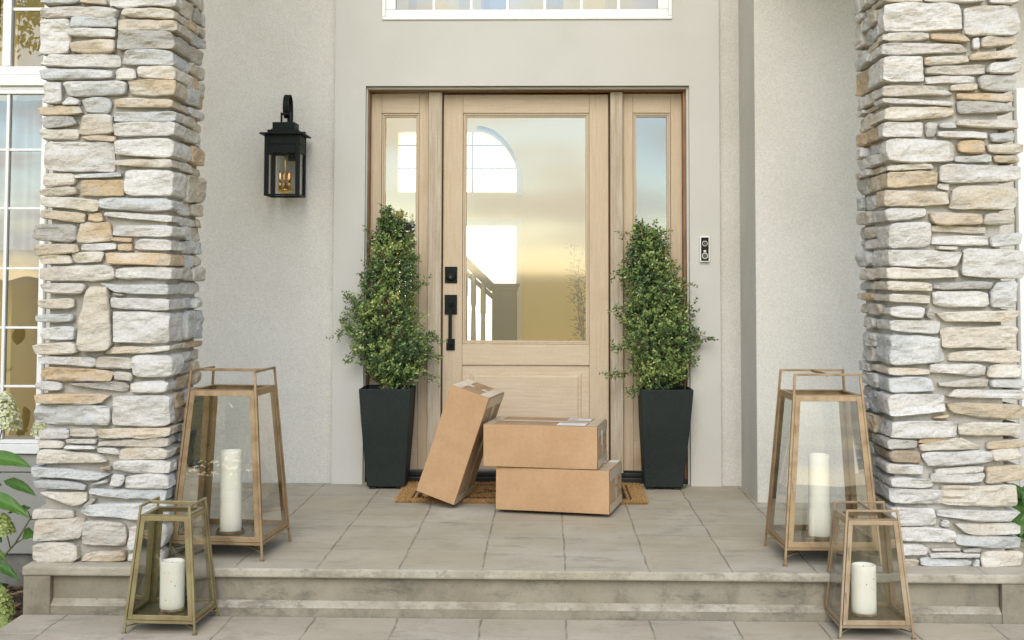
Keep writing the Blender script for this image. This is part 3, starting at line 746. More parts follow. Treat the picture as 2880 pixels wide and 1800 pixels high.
ar.box(LC-.026, LC-.021, yc-.015, yc+.015, ct, ct+.058).box(LC+.021, LC+.026, yc-.015, yc+.015, ct, ct+.058).box(LC-.0205, LC+.0205, yc-.015, yc+.015, ct, ct+.006).box(LC-.0205, LC+.0205, yc-.006, yc+.006, ct+.045, ct+.056)
lp(ar, 'hanger', 'black_metal', bevel=.001)
# hooked strap: ring in the YZ plane that runs down to the wall plate
sm = MB(); pts = []
cr_ = .062; cyy = yc+.052; cz = ct+.042+.052
for k in range(0, 29):
    a = R(-100)-R(290)*k/28*1.0
    pts.append((cyy+cr_*cos(a), cz+cr_*1.05*sin(a)))
pts = []
for k in range(25):
    a = R(250)-R(250)*k/24; pts.append((cyy+cr_*cos(a), cz+cr_*1.05*sin(a)))
pts += [(cyy+cr_, cz-.05), (cyy+cr_, lz1+.02), (6.93, lz1+.0)]
for i in range(len(pts)-1):
    (ya, za), (yb, zb) = pts[i], pts[i+1]; L_ = math.hypot(yb-ya, zb-za); nx, nz_ = -(zb-za)/L_*.0025, (yb-ya)/L_*.0025
    x0_, x1_ = LC-.0155, LC+.0155
    sm.hexa([(x0_, ya-nx, za-nz_), (x1_, ya-nx, za-nz_), (x1_, ya+nx, za+nz_), (x0_, ya+nx, za+nz_)], [(x0_, yb-nx, zb-nz_), (x1_, yb-nx, zb-nz_), (x1_, yb+nx, zb+nz_), (x0_, yb+nx, zb+nz_)])
lp(sm, 'arm', 'black_metal')
lp(MB().box(LC-.015, LC+.078, 6.935, 6.957, lz1-.12, lz1+.04).box(LC-.02, LC+.02, YB, 6.935, lz1-.05, lz1-.02), 'wall_plate', 'black_metal', bevel=.003)
lp(MB().tube([(LC, yc, lz1-.001), (LC, yc, lz0+.02)], .0045, 10), 'rod', 'gold', smooth=True)
dish = MB().lathe([(.0, lz0+.012), (.004, lz0+.012), (.004, lz0+.017), (.026, lz0+.022), (.038, lz0+.033), (.040, lz0+.040), (.037, lz0+.040), (.0, lz0+.036)], LC, yc, 28)
lp(dish, 'dish', 'gold', smooth=True)
for sx, sy in ((-1, -.6), (1, -.6), (-.35, 1), (.5, 1)):
    X, Y_ = LC+sx*.024, yc+sy*.022
    b_ = lp(MB().lathe([(.0, lz0+.041), (.0095, lz0+.041), (.0095, lz0+.085), (.0, lz0+.085)], X, Y_, 16), 'candle_sleeve', 'gold', smooth=True)
    bl = lp(MB().lathe([(.006, lz0+.0855), (.006, lz0+.092), (.0095, lz0+.104), (.009, lz0+.116), (.004, lz0+.136), (.0008, lz0+.148)], X, Y_, 16), 'bulb', 'glass_lamp', smooth=True)
    fl = MB()
    for q in range(4): a = q*pi/2+.4; fl.tube([(X+.002*cos(a), Y_+.002*sin(a), lz0+.094), (X+.004*cos(a), Y_+.004*sin(a), lz0+.112), (X+.002*cos(a), Y_+.002*sin(a), lz0+.124)], .0011, 5)
    q = lp(fl, 'filament', 'filament'); q.parent = bl

# ================================================================== STONE PILLARS
TINT = dict((k_, tuple(.91*q_ for q_ in v_)) for k_, v_ in dict(w=(.60, .585, .56), g=(.51, .525, .525), c=(.575, .53, .45), t=(.52, .44, .33), o=(.52, .395, .255), p=(.50, .46, .40), d=(.41, .40, .375), b=(.35, .28, .20), m=(.42, .405, .365)).items())
class Stones:
    def __init__(s, seed): s.V = []; s.F = []; s.C = []; s.n = 0; s.rg = np.random.default_rng(seed)
    def add(s, q, frame, col, prot, back, rough=1.0, rnd=1.0):
        """q: 4 plane points TL,TR,BR,BL ; frame(a,b,n)->xyz"""
        g_ = s.rg; q = np.array(q, float); q = q+g_.normal(0, .0022, q.shape)
        cen = q.mean(0); gap = .0012
        w_ = (np.linalg.norm(q[1]-q[0])+np.linalg.norm(q[2]-q[3]))/2; h_ = (np.linalg.norm(q[3]-q[0])+np.linalg.norm(q[2]-q[1]))/2
        if w_ < .008 or h_ < .006: return
        nu = int(np.clip(w_/.0095, 5, 60)); nv = int(np.clip(h_/.0085, 5, 24))
        uu = np.sin(np.linspace(-1, 1, nu+1)*pi/2*.92)/np.sin(pi/2*.92); vv = np.sin(np.linspace(-1, 1, nv+1)*pi/2*.92)/np.sin(pi/2*.92)
        U, V_ = np.meshgrid(uu, vv)
        r_ = min(.011*rnd, h_*.28, w_*.28)*g_.uniform(.3, 1.0)
        # corner pull
        ca = np.abs(U)**7*np.abs(V_)**7
        su = U*(1-ca*r_*1.1/(w_/2)); sv = V_*(1-ca*r_*.9/(h_/2))
        su = su*(1-gap/(w_/2)); sv = sv*(1-gap/(h_/2))
        # end tapers
        tl = g_.uniform(0, .14)*(g_.random() < .35); tr_ = g_.uniform(0, .14)*(g_.random() < .35); ax = g_.uniform(-.6, .6)
        tap = 1-tl*np.clip(-U, 0, 1)**3-tr_*np.clip(U, 0, 1)**3
        sv = ax*(1-tap)+sv*tap
        a_ = ((1-su)/2)[..., None]; b_ = ((1-sv)/2)[..., None]    # b_=0 top ... v=+1 top
        top_ = q[0]*a_+q[1]*(1-a_); bot_ = q[3]*a_+q[2]*(1-a_)
        P = bot_*b_+top_*(1-b_)
        seed = int(g_.integers(0, 9999))
        wp = np.stack([P[..., 0]*9, P[..., 1]*22, np.full(U.shape, seed*.13)], -1)
        wob = np.stack([vn(wp*1.3, 3), fbm(wp, 4, 3)], -1)*np.array([.0065, .0042])*rough
        edge = np.maximum(np.abs(U), np.abs(V_))**3
        P = P+wob*edge[..., None]*min(1, h_/.03)
        da = (1-np.abs(U))*w_/2; db = (1-np.abs(V_))*h_/2
        d_ = np.minimum(np.clip(da/r_, 0, 1), np.clip(db/r_, 0, 1))
        dd = 1-np.sqrt(np.clip(1-(1-np.clip(da/r_, 0, 1))**2-(1-np.clip(db/r_, 0, 1))**2, 0, 1))
        n_ = prot-r_*dd*.9
        A, B = (P-cen)[..., 0], (P-cen)[..., 1]
        for k in range(int(g_.integers(1, 5))):
            th = g_.uniform(0, 2*pi); ca_, sa_ = cos(th), sin(th)
            ext = abs(ca_)*w_/2+abs(sa_)*h_/2; sl__ = g_.uniform(.15, .8); off = ext*g_.uniform(.6, 1.0)
            n_ = np.minimum(n_, prot+.002-np.maximum(0, (A*ca_+B*sa_-off))*sl__)
        n_ = n_+A*g_.uniform(-.05, .05)+B*g_.uniform(-.12, .12)
        w3 = np.stack([P[..., 0]*14, P[..., 1]*26, np.full(U.shape, seed*.31)], -1)
        n_ = n_+fbm(w3, 8, 4)*.0092*rough
        w4 = np.stack([P[..., 0]*7, P[..., 1]*75+3*vn(w3*.5, 2), np.full(U.shape, seed*.7)], -1)
        lay = vn(w4, 9); sl2 = g_.choice([0, .5, 1.0, 1.6])
        n_ = n_+np.round(lay*2)/2*.0028*rough*sl2
        front = np.stack(frame(P[..., 0], P[..., 1], n_), -1).reshape(-1, 3)
        base = s.n; cols = []
        W = nu+1
        idx = np.arange(W*(nv+1)).reshape(nv+1, W)+base
        fl = [(idx[j, i], idx[j, i+1], idx[j+1, i+1], idx[j+1, i]) for j in range(nv) for i in range(nu)]
        s.V.append(front); s.n += len(front)
        # boundary loop
        loop = [(0, i) for i in range(W)]+[(j, nu) for j in range(1, nv+1)]+[(nv, i) for i in range(nu-1, -1, -1)]+[(j, 0) for j in range(nv-1, 0, -1)]
        lj = np.array([l_[0] for l_ in loop]); li = np.array([l_[1] for l_ in loop])
        Pb = P[lj, li]; nb = n_[lj, li]; out_ = Pb-cen; 
        on = np.stack([np.sign(U[lj, li])*(np.abs(U[lj, li]) > .99), np.sign(V_[lj, li])*(np.abs(V_[lj, li]) > .99)], -1)
        steps = max(2, int(math.ceil(back/.016))) if back > .07 else 2
        prev = idx[lj, li]; allP = [front]
        for k in range(1, steps+1):
            tt = k/steps; nn = nb*(1-tt)+(-back)*tt
            w5 = np.stack([Pb[:, 0]*30+7, Pb[:, 1]*40, nn*30+seed], -1)
            amp = fbm(w5, 6, 3)*.0045*rough
            if back > .07: amp = amp+r_*.5*min(1, k/2)*0+.004*vn(w5*.35, 12)
            PP = Pb+on*np.clip(amp, -.02, .006)[:, None]*np.array([1, .55])
            vv_ = np.stack(frame(PP[:, 0], PP[:, 1], nn), -1); cur = np.arange(len(vv_))+s.n
            s.V.append(vv_); s.n += len(vv_); allP.append(vv_)
            m = len(cur)
            fl += [(prev[i], cur[i], cur[(i+1) % m], prev[(i+1) % m]) for i in range(m)]
            prev = cur
        s.F += fl
        pts = np.concatenate(allP); base_c = np.array(TINT[col])*g_.uniform(.92, 1.08)
        k1 = fbm(pts*np.array([9, 9, 16])+seed, 21, 3)[:, None]; k2 = fbm(pts*np.array([18, 18, 34])+seed, 33, 3)[:, None]
        och = np.array((.54, .42, .27)); gry = np.array((.36, .36, .345)); wht = np.array((.67, .65, .60))
        strength = {'w': .25, 'g': .12, 'c': .5, 't': .6, 'o': .65, 'p': .35, 'd': .25, 'b': .3, 'm': .2}[col]*g_.uniform(.3, 1.2)
        c = base_c+(och-base_c)*np.clip(k1*1.2, 0, 1)*strength
        c = c+(gry-c)*np.clip(k2*1.1-.15, 0, 1)*.42
        c = c+(wht-c)*np.clip(-k1*1.2, 0, 1)*.45
        s.C.append(c)
    def build(s, name, parent):
        return attr_mesh(name, np.concatenate(s.V), s.F, np.concatenate(s.C), 'stone', parent, smooth=False)

A = (.2711, 80, 0); B = (.2711, 80, 390); C = (.2711, 80, 780); D = (.2778, 80, 1180)
E_ = (.27115, 2380, 0); F_ = (.27115, 2380, 390); G_ = (.27115, 2380, 780); H_ = (.2778, 2380, 1180)
# traced outlines of the front stones: rectangle (x0,y0,x1,y1) or four corners, then the tone; '*' = corner stone
LEFT = [
 (A, [(130,-60,540,48,'g'),(555,0,800,-12,838,58,560,36,'t'),(842,-60,892,68,'w'),(895,-90,1450,78,'w*'),(130,60,930,88,935,190,112,182,'w'),(1000,84,1452,92,1470,205,950,182,'c*'),
  (98,188,435,565,'w'),(437,176,930,284,'g'),(440,292,912,300,908,396,420,380,'w'),(440,425,905,392,912,560,432,545,'t'),(930,204,1488,318,'c*'),(922,324,1500,518,'d*'),
  (225,560,955,566,955,698,105,690,'w'),(1030,520,1480,525,1490,674,958,674,'g*'),(105,702,905,705,898,818,120,836,'g'),(915,707,1112,826,'w'),(1135,680,1482,680,1484,852,1125,800,'c*'),
  (160,845,350,1090,'w'),(350,838,1020,842,1026,992,420,1005,'g'),(1010,820,1430,815,1440,1000,1060,990,'t*'),(410,985,548,1020,530,1085,330,1083,'w'),(525,1020,856,1022,850,1188,580,1160,'g'),
  (885,1012,1458,1018,1462,1130,880,1142,'t*'),(82,1106,540,1094,582,1188,128,1206,'t'),(132,1212,460,1210,502,1300,178,1340,'d'),(555,1192,880,1190,872,1394,520,1398,'p'),
  (890,1160,1468,1142,1468,1262,895,1276,'g*'),(886,1285,1420,1262,1420,1412,892,1418,'w*'),(125,1346,515,1336,512,1450,128,1456,'c'),(525,1408,905,1398,900,1488,620,1468,'t')]),
 (B, [(158,24,890,38,905,346,155,345,'w'),(905,-4,1460,-10,1456,204,888,190,'w*'),(890,222,1380,208,1490,312,898,290,'c*'),(145,360,490,356,500,486,155,490,'c'),(482,372,965,350,972,408,485,420,'g'),
  (105,508,500,484,495,590,110,600,'c'),(532,428,990,424,985,596,528,590,'o'),(1005,316,1468,328,1450,614,1002,604,'w*'),(115,602,726,612,742,764,145,722,'c'),(728,608,1410,620,1400,768,740,748,'g*'),
  (160,738,605,768,602,888,105,828,'t'),(606,766,770,854,'o'),(800,756,1480,786,1490,884,776,820,'w*'),(60,892,505,898,498,1080,25,1040,'d'),(530,858,850,855,856,1066,498,1078,'o'),
  (856,892,1468,882,1462,1036,862,1012,'w*'),(862,1020,1098,1030,1085,1088,860,1060,'o'),(50,1098,525,1086,532,1186,80,1200,'t'),(560,1084,925,1074,925,1162,532,1166,'w'),(935,1090,1085,1094,1080,1166,932,1162,'o'),
  (1105,1038,1395,1034,1388,1186,1098,1158,'w*'),(100,1206,430,1196,470,1304,105,1314,'c'),(430,1192,790,1176,760,1300,475,1300,'c'),(795,1168,1400,1190,1480,1330,830,1302,'o*'),(110,1326,880,1304,905,1476,110,1484,'p'),(905,1334,1448,1326,1462,1482,900,1456,'w*')]),
 (C, [(120,48,615,62,545,182,160,170,'w'),(718,52,1450,56,1450,184,930,162,'g*'),(590,84,840,92,868,762,500,792,'cB'),(885,158,992,186,960,206,880,196,'d'),(78,240,480,206,488,342,80,322,'c'),(872,212,1490,220,1468,342,868,330,'w*'),
  (62,398,462,358,465,482,66,470,'g'),(880,354,1440,362,1440,684,870,672,'w*'),(130,505,480,508,486,658,118,655,'g'),(46,688,512,662,516,798,84,808,'c'),(905,716,1470,704,1470,772,762,800,'c*'),
  (82,816,705,810,696,942,90,900,'w'),(706,822,1082,820,1074,956,700,946,'p'),(1082,800,1360,796,1356,1052,1094,1052,'w*'),(140,914,880,962,868,1084,108,1052,'o'),(882,970,1086,984,1084,1084,878,1064,'p'),
  (78,1066,352,1080,350,1196,80,1164,'w'),(345,1106,985,1080,1046,1140,1000,1196,'d'),(1050,1088,1430,1062,1440,1204,1054,1200,'w*'),(45,1206,868,1208,760,1318,80,1302,'o'),(60,1316,842,1330,856,1552,26,1530,'g'),(868,1222,1450,1220,1448,1552,858,1550,'w*')]),
 (D, [(110,80,420,74,412,206,90,196,'w'),(425,88,660,84,722,184,425,182,'p'),(660,96,1400,82,1350,184,735,188,'c*'),(62,208,372,206,360,300,80,298,'c'),(385,200,690,190,686,248,388,252,'w'),(382,258,690,250,684,310,372,294,'w'),
  (705,200,1385,182,1368,284,696,268,'p*'),(100,308,700,342,846,438,60,456,'c'),(690,280,918,276,916,368,690,344,'w'),(930,290,1362,284,1362,424,925,412,'c*'),(720,484,838,450,840,514,722,500,'t'),(850,414,1380,416,1376,552,850,528,'w*'),
  (34,474,852,528,720,616,34,582,'g'),(632,640,812,602,812,638,640,668,'d'),(850,534,990,566,948,682,815,662,'w'),(985,566,1320,560,1312,704,962,690,'w*'),(60,596,605,644,600,722,36,690,'g'),(52,728,590,732,598,830,480,888,'c'),
  (640,690,1450,700,1450,838,590,762,'g*'),(635,800,700,812,596,912,528,908,'m'),(590,850,1425,842,1425,1044,472,964,'g*'),(42,904,470,906,468,994,44,1008,'c'),(48,1010,562,1000,530,1204,48,1236,'c'),(560,1014,994,1040,998,1308,532,1262,'p'),
  (1008,1066,1440,1046,1440,1290,1002,1322,'w*'),(50,1246,508,1240,516,1448,50,1436,'c'),(570,1324,1000,1312,998,1440,522,1438,'t'),(1010,1340,1400,1310,1400,1448,1012,1444,'w*')])]
RIGHT = [
 (E_, [(500,-60,800,22,'c*'),(812,-60,1420,32,'w'),(1482,-60,1790,46,'w'),(520,26,1180,36,1196,310,505,334,'w*'),(1200,82,1812,42,1790,376,1222,366,'w'),(500,346,858,326,858,420,500,432,'c*'),(872,338,1212,332,1296,452,872,420,'o'),
  (1300,402,1384,384,1392,516,1300,522,'w'),(1394,368,1778,382,1775,462,1402,502,'c'),(490,440,1180,448,1285,552,474,566,'w*'),(1282,560,1802,510,1770,622,1276,646,'t'),(505,570,798,580,800,858,492,858,'w*'),(806,586,1254,574,1266,664,808,688,'c'),
  (806,706,1462,658,1440,776,812,768,'p'),(1468,640,1815,634,1792,776,1450,768,'w'),(812,790,1340,778,1338,860,812,874,'w'),(1082,878,1356,868,1356,940,1082,948,'c'),(1362,772,1786,766,1740,950,1366,940,'d'),(520,872,970,890,1142,990,500,1020,'p*'),
  (1140,962,1745,958,1740,1046,1132,1032,'o'),(500,1016,1116,1040,1116,1104,430,1072,'w*'),(450,1096,1120,1110,1150,1190,490,1262,'c*'),(1150,1040,1640,1054,1802,1166,1160,1196,'d'),(1160,1228,1785,1222,1785,1352,1150,1318,'p'),(500,1268,798,1276,780,1422,460,1412,'w*'),
  (830,1262,972,1254,936,1430,802,1412,'d'),(976,1278,1138,1272,1146,1338,976,1338,'g'),(955,1344,1468,1366,1474,1452,945,1434,'w'),(1476,1376,1745,1366,1744,1468,1484,1478,'g')]),
 (F_, [(470,-2,1128,14,1130,256,480,250,'w*'),(1145,40,1454,18,1454,156,1166,154,'o'),(1460,46,1842,40,1842,150,1478,166,'c'),(1138,172,1512,160,1512,244,1138,248,'g'),(1522,172,1780,168,1818,262,1520,254,'t'),(440,258,880,262,910,322,430,334,'c*'),
  (480,336,954,332,952,490,500,522,'t*'),(965,264,1830,260,1832,446,955,470,'w'),(965,458,1086,466,1078,540,945,516,'w'),(470,536,1058,548,1066,690,440,700,'t*'),(1084,494,1788,486,1774,748,1064,736,'c'),(470,712,830,704,828,820,460,862,'w*'),
  (850,762,1410,762,1398,902,900,884,'t'),(1416,772,1758,762,1740,880,1420,904,'p'),(460,880,880,858,892,1132,455,1140,'w*'),(896,894,1458,912,1450,988,892,970,'c'),(900,992,1470,1004,1470,1112,892,1100,'w'),(1482,996,1812,970,1810,1108,1486,1132,'g'),
  (940,1118,1158,1118,1140,1156,944,1152,'c'),(460,1146,1200,1170,1130,1336,450,1328,'w*'),(1202,1130,1850,1146,1850,1472,1184,1440,'w'),(500,1342,1158,1378,1158,1452,500,1462,'c*')]),
 (G_, [(440,28,888,42,888,160,440,148,'c*'),(898,40,1522,44,1490,130,900,126,'d'),(890,138,1460,142,1494,330,886,300,'w'),(1520,52,1768,40,1764,332,1492,326,'g'),(400,166,876,170,878,276,440,250,'c*'),(420,284,814,296,800,436,420,404,'w*'),
  (862,286,916,380,872,438,820,398,'m'),(922,356,1816,344,1690,488,1000,472,'c'),(440,430,978,460,960,596,440,568,'w*'),(988,520,1764,488,1768,748,992,740,'c'),(470,598,985,610,1046,880,450,912,'g*'),(1062,764,1812,750,1800,884,1062,876,'c'),
  (480,930,850,946,862,1016,500,1030,'t*'),(862,900,1464,896,1440,1018,862,1006,'w'),(1470,902,1816,890,1826,1040,1470,1044,'c'),(500,1034,880,1040,932,1192,530,1192,'g*'),(945,1074,1490,1040,1490,1150,950,1140,'p'),(1500,1060,1864,1050,1864,1158,1500,1142,'g'),
  (1150,1160,1866,1170,1866,1286,1012,1246,'w'),(500,1206,1020,1210,1030,1400,530,1468,'w*'),(1040,1292,1866,1316,1866,1500,1060,1420,'t'),(910,1440,1062,1424,1060,1462,904,1466,'o')]),
 (H_, [(440,12,1128,4,1128,186,450,192,'w*'),(1140,40,1770,30,1760,186,1136,150,'c'),(460,198,718,206,718,300,500,302,'m*'),(730,196,1086,190,1084,238,730,242,'o'),(722,268,1150,178,1404,290,740,326,'c'),(1420,206,1800,186,1800,282,1414,304,'t'),
  (520,320,762,322,762,454,510,450,'b*'),(770,332,1440,310,1490,450,800,490,'w'),(1450,316,1750,304,1792,412,1492,428,'c'),(495,452,782,456,786,566,480,570,'w*'),(892,488,1396,470,1388,532,890,552,'w'),(850,540,1390,536,1390,640,880,652,'w'),
  (1402,470,1812,450,1812,622,1420,640,'t'),(490,574,850,580,892,690,490,690,'w*'),(420,698,980,708,982,866,410,858,'w*'),(985,672,1738,650,1746,908,986,872,'c'),(480,884,880,880,930,1078,480,1078,'w*'),(920,896,1790,930,1700,1052,920,1000,'w'),
  (1060,1036,1796,1070,1750,1178,1230,1166,'c'),(960,1016,1050,1022,1056,1086,945,1082,'w'),(430,1094,1102,1090,1106,1270,430,1240,'w*'),(1115,1164,1776,1186,1776,1312,1115,1284,'g'),(480,1256,846,1266,830,1392,480,1388,'w*'),(862,1294,1160,1300,1160,1334,866,1330,'c'),
  (1170,1308,1360,1310,1360,1336,1180,1338,'m'),(840,1344,1356,1344,1356,1400,850,1402,'w'),(480,1398,746,1404,746,1494,480,1494,'c*'),(752,1404,1276,1410,1274,1500,756,1496,'g'),(1280,1406,1354,1406,1354,1502,1280,1502,'g'),(1370,1326,1796,1340,1790,1480,1362,1490,'c')])]

def build_pillar(data, YP_, XC, sgn, XO, label, seed):
    """XC: plane of the inner side, XO: plane of the outer side, sgn: outward direction of inner side in X"""
    root = empty('stone_pillar', ((XC+XO)/2, YP_+.22, 0), 0, label, 'pillar', 'stacked stone pillars at the porch corners')
    loc = ((XC+XO)/2, YP_+.22, 0); YBK = YP_+.45
    st_ = Stones(seed); rg = st_.rg
    fr_front = lambda a, b, n: (a-loc[0], YP_-n-loc[1]+0*a, b)
    fr_in = lambda a, b, n: (XC+sgn*n-loc[0]+0*a, a-loc[1], b)
    fr_out = lambda a, b, n: (XO-sgn*n-loc[0]+0*a, a-loc[1], b)
    rows = []; orow = []
    ztop = 0
    for (sc, ox, oy), items in data:
        for it in items:
            col = it[-1]; nums = it[:-1]
            if len(nums) == 4: x0, y0, x1, y1 = nums; nums = (x0, y0, x1, y0, x1, y1, x0, y1)
            q = [atY(ox+sc*nums[i], oy+sc*nums[i+1], YP_) for i in (0, 2, 4, 6)]
            big = 'B' in col; corner = '*' in col; col = col[0]
            prot = rg.uniform(.0, .022)
            if corner:
                # snap the outer edge onto the corner line
                ia, ib = ((1, 2) if sgn > 0 else (0, 3)); prot = rg.uniform(.004, .014)
                xc = XC+sgn*rg.uniform(-.006, .012); q = [list(v) for v in q]; q[ia][0] = xc; q[ib][0] = xc
                dep = rg.uniform(.07, .26); rows.append((max(q[2][1], q[3][1])*0+(q[ib][1]), q[ia][1], dep))
                st_.add(q, fr_front, col, prot, dep)
            else:
                edge = (q[0][0] < XO+.05) if sgn > 0 else (q[1][0] > XO-.05)
                st_.add(q, fr_front, col, prot+(.012 if big else 0), .14 if edge else .05, rnd=2.2 if big else 1.0)
            ztop = max(ztop, q[0][1])
    # above the frame: courses of plain ledge stones up to the porch ceiling
    xa, xb = min(XC, XO), max(XC, XO); z = ztop+.002
    while z < 3.58:
        h_ = rg.uniform(.035, .10); x = xa-rg.uniform(0, .02)
        while x < xb-.02:
            w_ = min(rg.uniform(.10, .3), xb+.008-x)
            st_.add([(x, z+h_), (x+w_, z+h_), (x+w_, z), (x, z)], fr_front, rg.choice(list('wwgctp')), rg.uniform(0, .02), .12)
            x += w_
        z += h_
    # side faces
    for (z0, z1, dep) in rows:
        if z1-z0 < .01: continue
        y = YP_+dep+.003
        while y < YBK-.03:
            l_ = min(rg.uniform(.09, .26), YBK-y); 
            if YBK-y-l_ < .05: l_ = YBK-y
            hs_ = [(z0, z1)] if (z1-z0 < .085 or rg.random() < .3) else [(z0, (z0+z1)/2), ((z0+z1)/2, z1)]
            for za, zb in hs_:
                pr_ = rg.uniform(-.014, .014)
                q = [(y, zb), (y+l_, zb), (y+l_, za), (y, za)]
                st_.add(q, fr_in, rg.choice(list('wwggctpmo')), pr_, .05)
            y += l_
    for frm, zr in ((fr_in, (ztop+.002, 3.58)), (fr_out, (0, 3.58))):
        z = zr[0]
        while z < zr[1]:
            h_ = rg.uniform(.04, .10); y = YP_+(.13 if frm is fr_out else .10)
            while y < YBK-.02:
                l_ = min(rg.uniform(.10, .25), YBK-y+.001); st_.add([(y, z+h_), (y+l_, z+h_), (y+l_, z), (y, z)], frm, rg.choice(list('wwgctp')), rg.uniform(-.01, .02), .05); y += l_
            z += h_
    st_.build('stones', root)
    core = MB(); e = .026
    core.box(min(XC, XO)+e-loc[0], max(XC, XO)-e-loc[0], YP_+e-loc[1], YBK-.01-loc[1], 0.001, 3.59)
    core.obj('mortar', 'mortar', root)
    MB().box(min(XC, XO)+.02-loc[0], max(XC, XO)-.02-loc[0], YP_+.02-loc[1], YBK-.03-loc[1], 3.592, 5.3).obj('shaft', 'stucco', root)
build_pillar(LEFT, 5.0, -1.473, 1, -1.985, 'stacked ledge stone pillar beside the wall lantern, with one tall oval boulder', 21)
build_pillar(RIGHT, 5.045, 1.328, -1, 1.80, 'stacked ledge stone pillar beside the doorbell wall, without any boulder', 22)

# ================================================================== POTTED SHRUBS
def planter_shrub(cx, yf, ctop, sil, label, seed, rot=0, branches=(), hang=()):
    """sil: list of (px y, px left, px right) measured outline, on the plane of the trunk"""
    bw, tw_, hgt = .20, .272, .525
    cyb = yf+bw/2
    root = empty('potted_shrub', (cx, cyb, 0), 0, label, 'potted shrub', 'potted boxwood shrubs flanking the door')
    pl = MB()
    b, t_ = bw/2, tw_/2; o_ = ctop-cx
    def ringv(h, zz, off=0): f_ = (zz-.012)/(hgt-.012); return [(-h+o_*f_, -h, zz), (h+o_*f_, -h, zz), (h+o_*f_, h, zz), (-h+o_*f_, h, zz)]
    levels = [(b-.004, .012), (b, .018), (b+(t_-b)*.72, hgt*.66), (t_, hgt-.012), (t_, hgt), (t_-.014, hgt), (t_-.018, hgt-.035)]
    rings = [ringv(h, z) for h, z in levels]
    v = []; f = []
    for r_ in rings: v += r_
    for i in range(len(rings)-1):
        for k in range(4): f.append((i*4+k, i*4+(k+1) % 4, (i+1)*4+(k+1) % 4, (i+1)*4+k))
    f.append((3, 2, 1, 0))
    pl.v = v; pl.f = f
    pot_ = pl.obj('planter', 'planter', root, bevel=.004)
    ft = MB()
    for sx in (-1, 1):
        for sy in (-1, 1): ft.box(sx*.07-.018, sx*.07+.018, sy*.07-.018, sy*.07+.018, 0.0005, .0119)
    ft.objs('foot', 'planter', pot_)
    MB().quad((-t_+.02+o_, -t_+.02, hgt-.03), (t_-.02+o_, -t_+.02, hgt-.03), (t_-.02+o_, t_-.02, hgt-.03), (-t_+.02+o_, t_-.02, hgt-.03)).obj('soil', 'soil', root)
    YT = cyb; rn = random.Random(seed)
    # outline -> world
    zs_, xl_, xr_ = [], [], []
    for py, a, b_ in sil:
        x0, z = atY(a, py, YT); x1, _ = atY(b_, py, YT); zs_.append(z); xl_.append(x0-cx); xr_.append(x1-cx)
    zs_ = np.array(zs_)[::-1]; xl_ = np.array(xl_)[::-1]; xr_ = np.array(xr_)[::-1]
    zmin, zmax = zs_[0], zs_[-1]
    mid = lambda z: float((np.interp(z, zs_, xl_)+np.interp(z, zs_, xr_))/2); half = lambda z: float((np.interp(z, zs_, xr_)-np.interp(z, zs_, xl_))/2)
    tb = MB(); pts = []; zt0 = hgt-.04
    for k in range(14):
        t = k/13; z = zt0+(zmax-.08-zt0)*t; m0 = mid(max(z, zmin)); wgt = min(1, t*2.2)
        pts.append((o_*(1-wgt)+(m0*.8)*wgt+.01*sin(t*9+seed), .01*sin(t*7), z))
    tb.tube(pts, [.017*(1-.8*k/13)+.002 for k in range(14)], 10)
    for s_ in range(5):
        x0, y0, z0 = pts[0]; a = s_*1.3
        tb.tube([(x0+.012*cos(a), y0+.012*sin(a), z0), (x0+.03*cos(a), y0+.03*sin(a), z0+.1), (x0+.05*cos(a), y0+.04*sin(a), z0+.22)], [.007, .006, .003], 6)
    lm = LeafMesh()
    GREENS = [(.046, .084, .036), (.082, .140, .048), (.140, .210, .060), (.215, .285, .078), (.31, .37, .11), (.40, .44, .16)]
    def sprig(P, Dr, L_, tone):
        Dr = Dr.normalized(); n = max(3, int(L_/.013)); side0 = Dr.orthogonal().normalized()
        for i in range(n):
            t = (i+.5)/n; base = P+Dr*L_*t
            ang = i*1.571+rn.uniform(-.3, .3)
            for q in (0, pi):
                a = ang+q; s_ = side0*cos(a)+Dr.cross(side0)*sin(a)
                dd = (s_*1.0+Dr*(.55+.5*t)+rv(rn)*.35)
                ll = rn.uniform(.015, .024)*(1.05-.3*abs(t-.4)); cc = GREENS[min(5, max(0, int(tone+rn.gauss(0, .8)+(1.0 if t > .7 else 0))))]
                k = rn.uniform(.8, 1.25); lm.leaf(rn, base, dd, Dr, ll, ll*.62, tuple(c*k for c in cc), .18)
    def clump_radius(th, z):
        return 1+.27*float(vn([[cos(th)*2.1+seed, sin(th)*2.1, z*9]], seed)[0])+.16*float(vn([[cos(th)*4+seed, sin(th)*4, z*22]], seed+1)[0])
    area = float(np.sum((xr_-xl_)[1:]*np.diff(zs_)))
    cnt = int(area*10500)
    for i in range(cnt):
        z = rn.uniform(zmin, zmax); hf = half(z)
        if rn.random() > (hf/ max(.05, max((xr_-xl_)/2)))**.8+.1: continue
        th = rn.uniform(0, 2*pi); rr_ = (rn.random()**.5)*clump_radius(th, z)
        dep = min(hf*.95, .165)
        P = Vector((mid(z)+cos(th)*rr_*hf*.93, sin(th)*rr_*dep, z+rn.uniform(-.01, .01)))
        outd = Vector((cos(th), sin(th)*1.0, 0)); Dr = outd*rn.uniform(.5, 1.0)+Vector((0, 0, rn.uniform(.1, 1.0)))+rv(rn)*.45
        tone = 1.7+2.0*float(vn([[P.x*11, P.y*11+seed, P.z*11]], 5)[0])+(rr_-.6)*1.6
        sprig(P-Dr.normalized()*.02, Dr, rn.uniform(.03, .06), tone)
    br = MB()
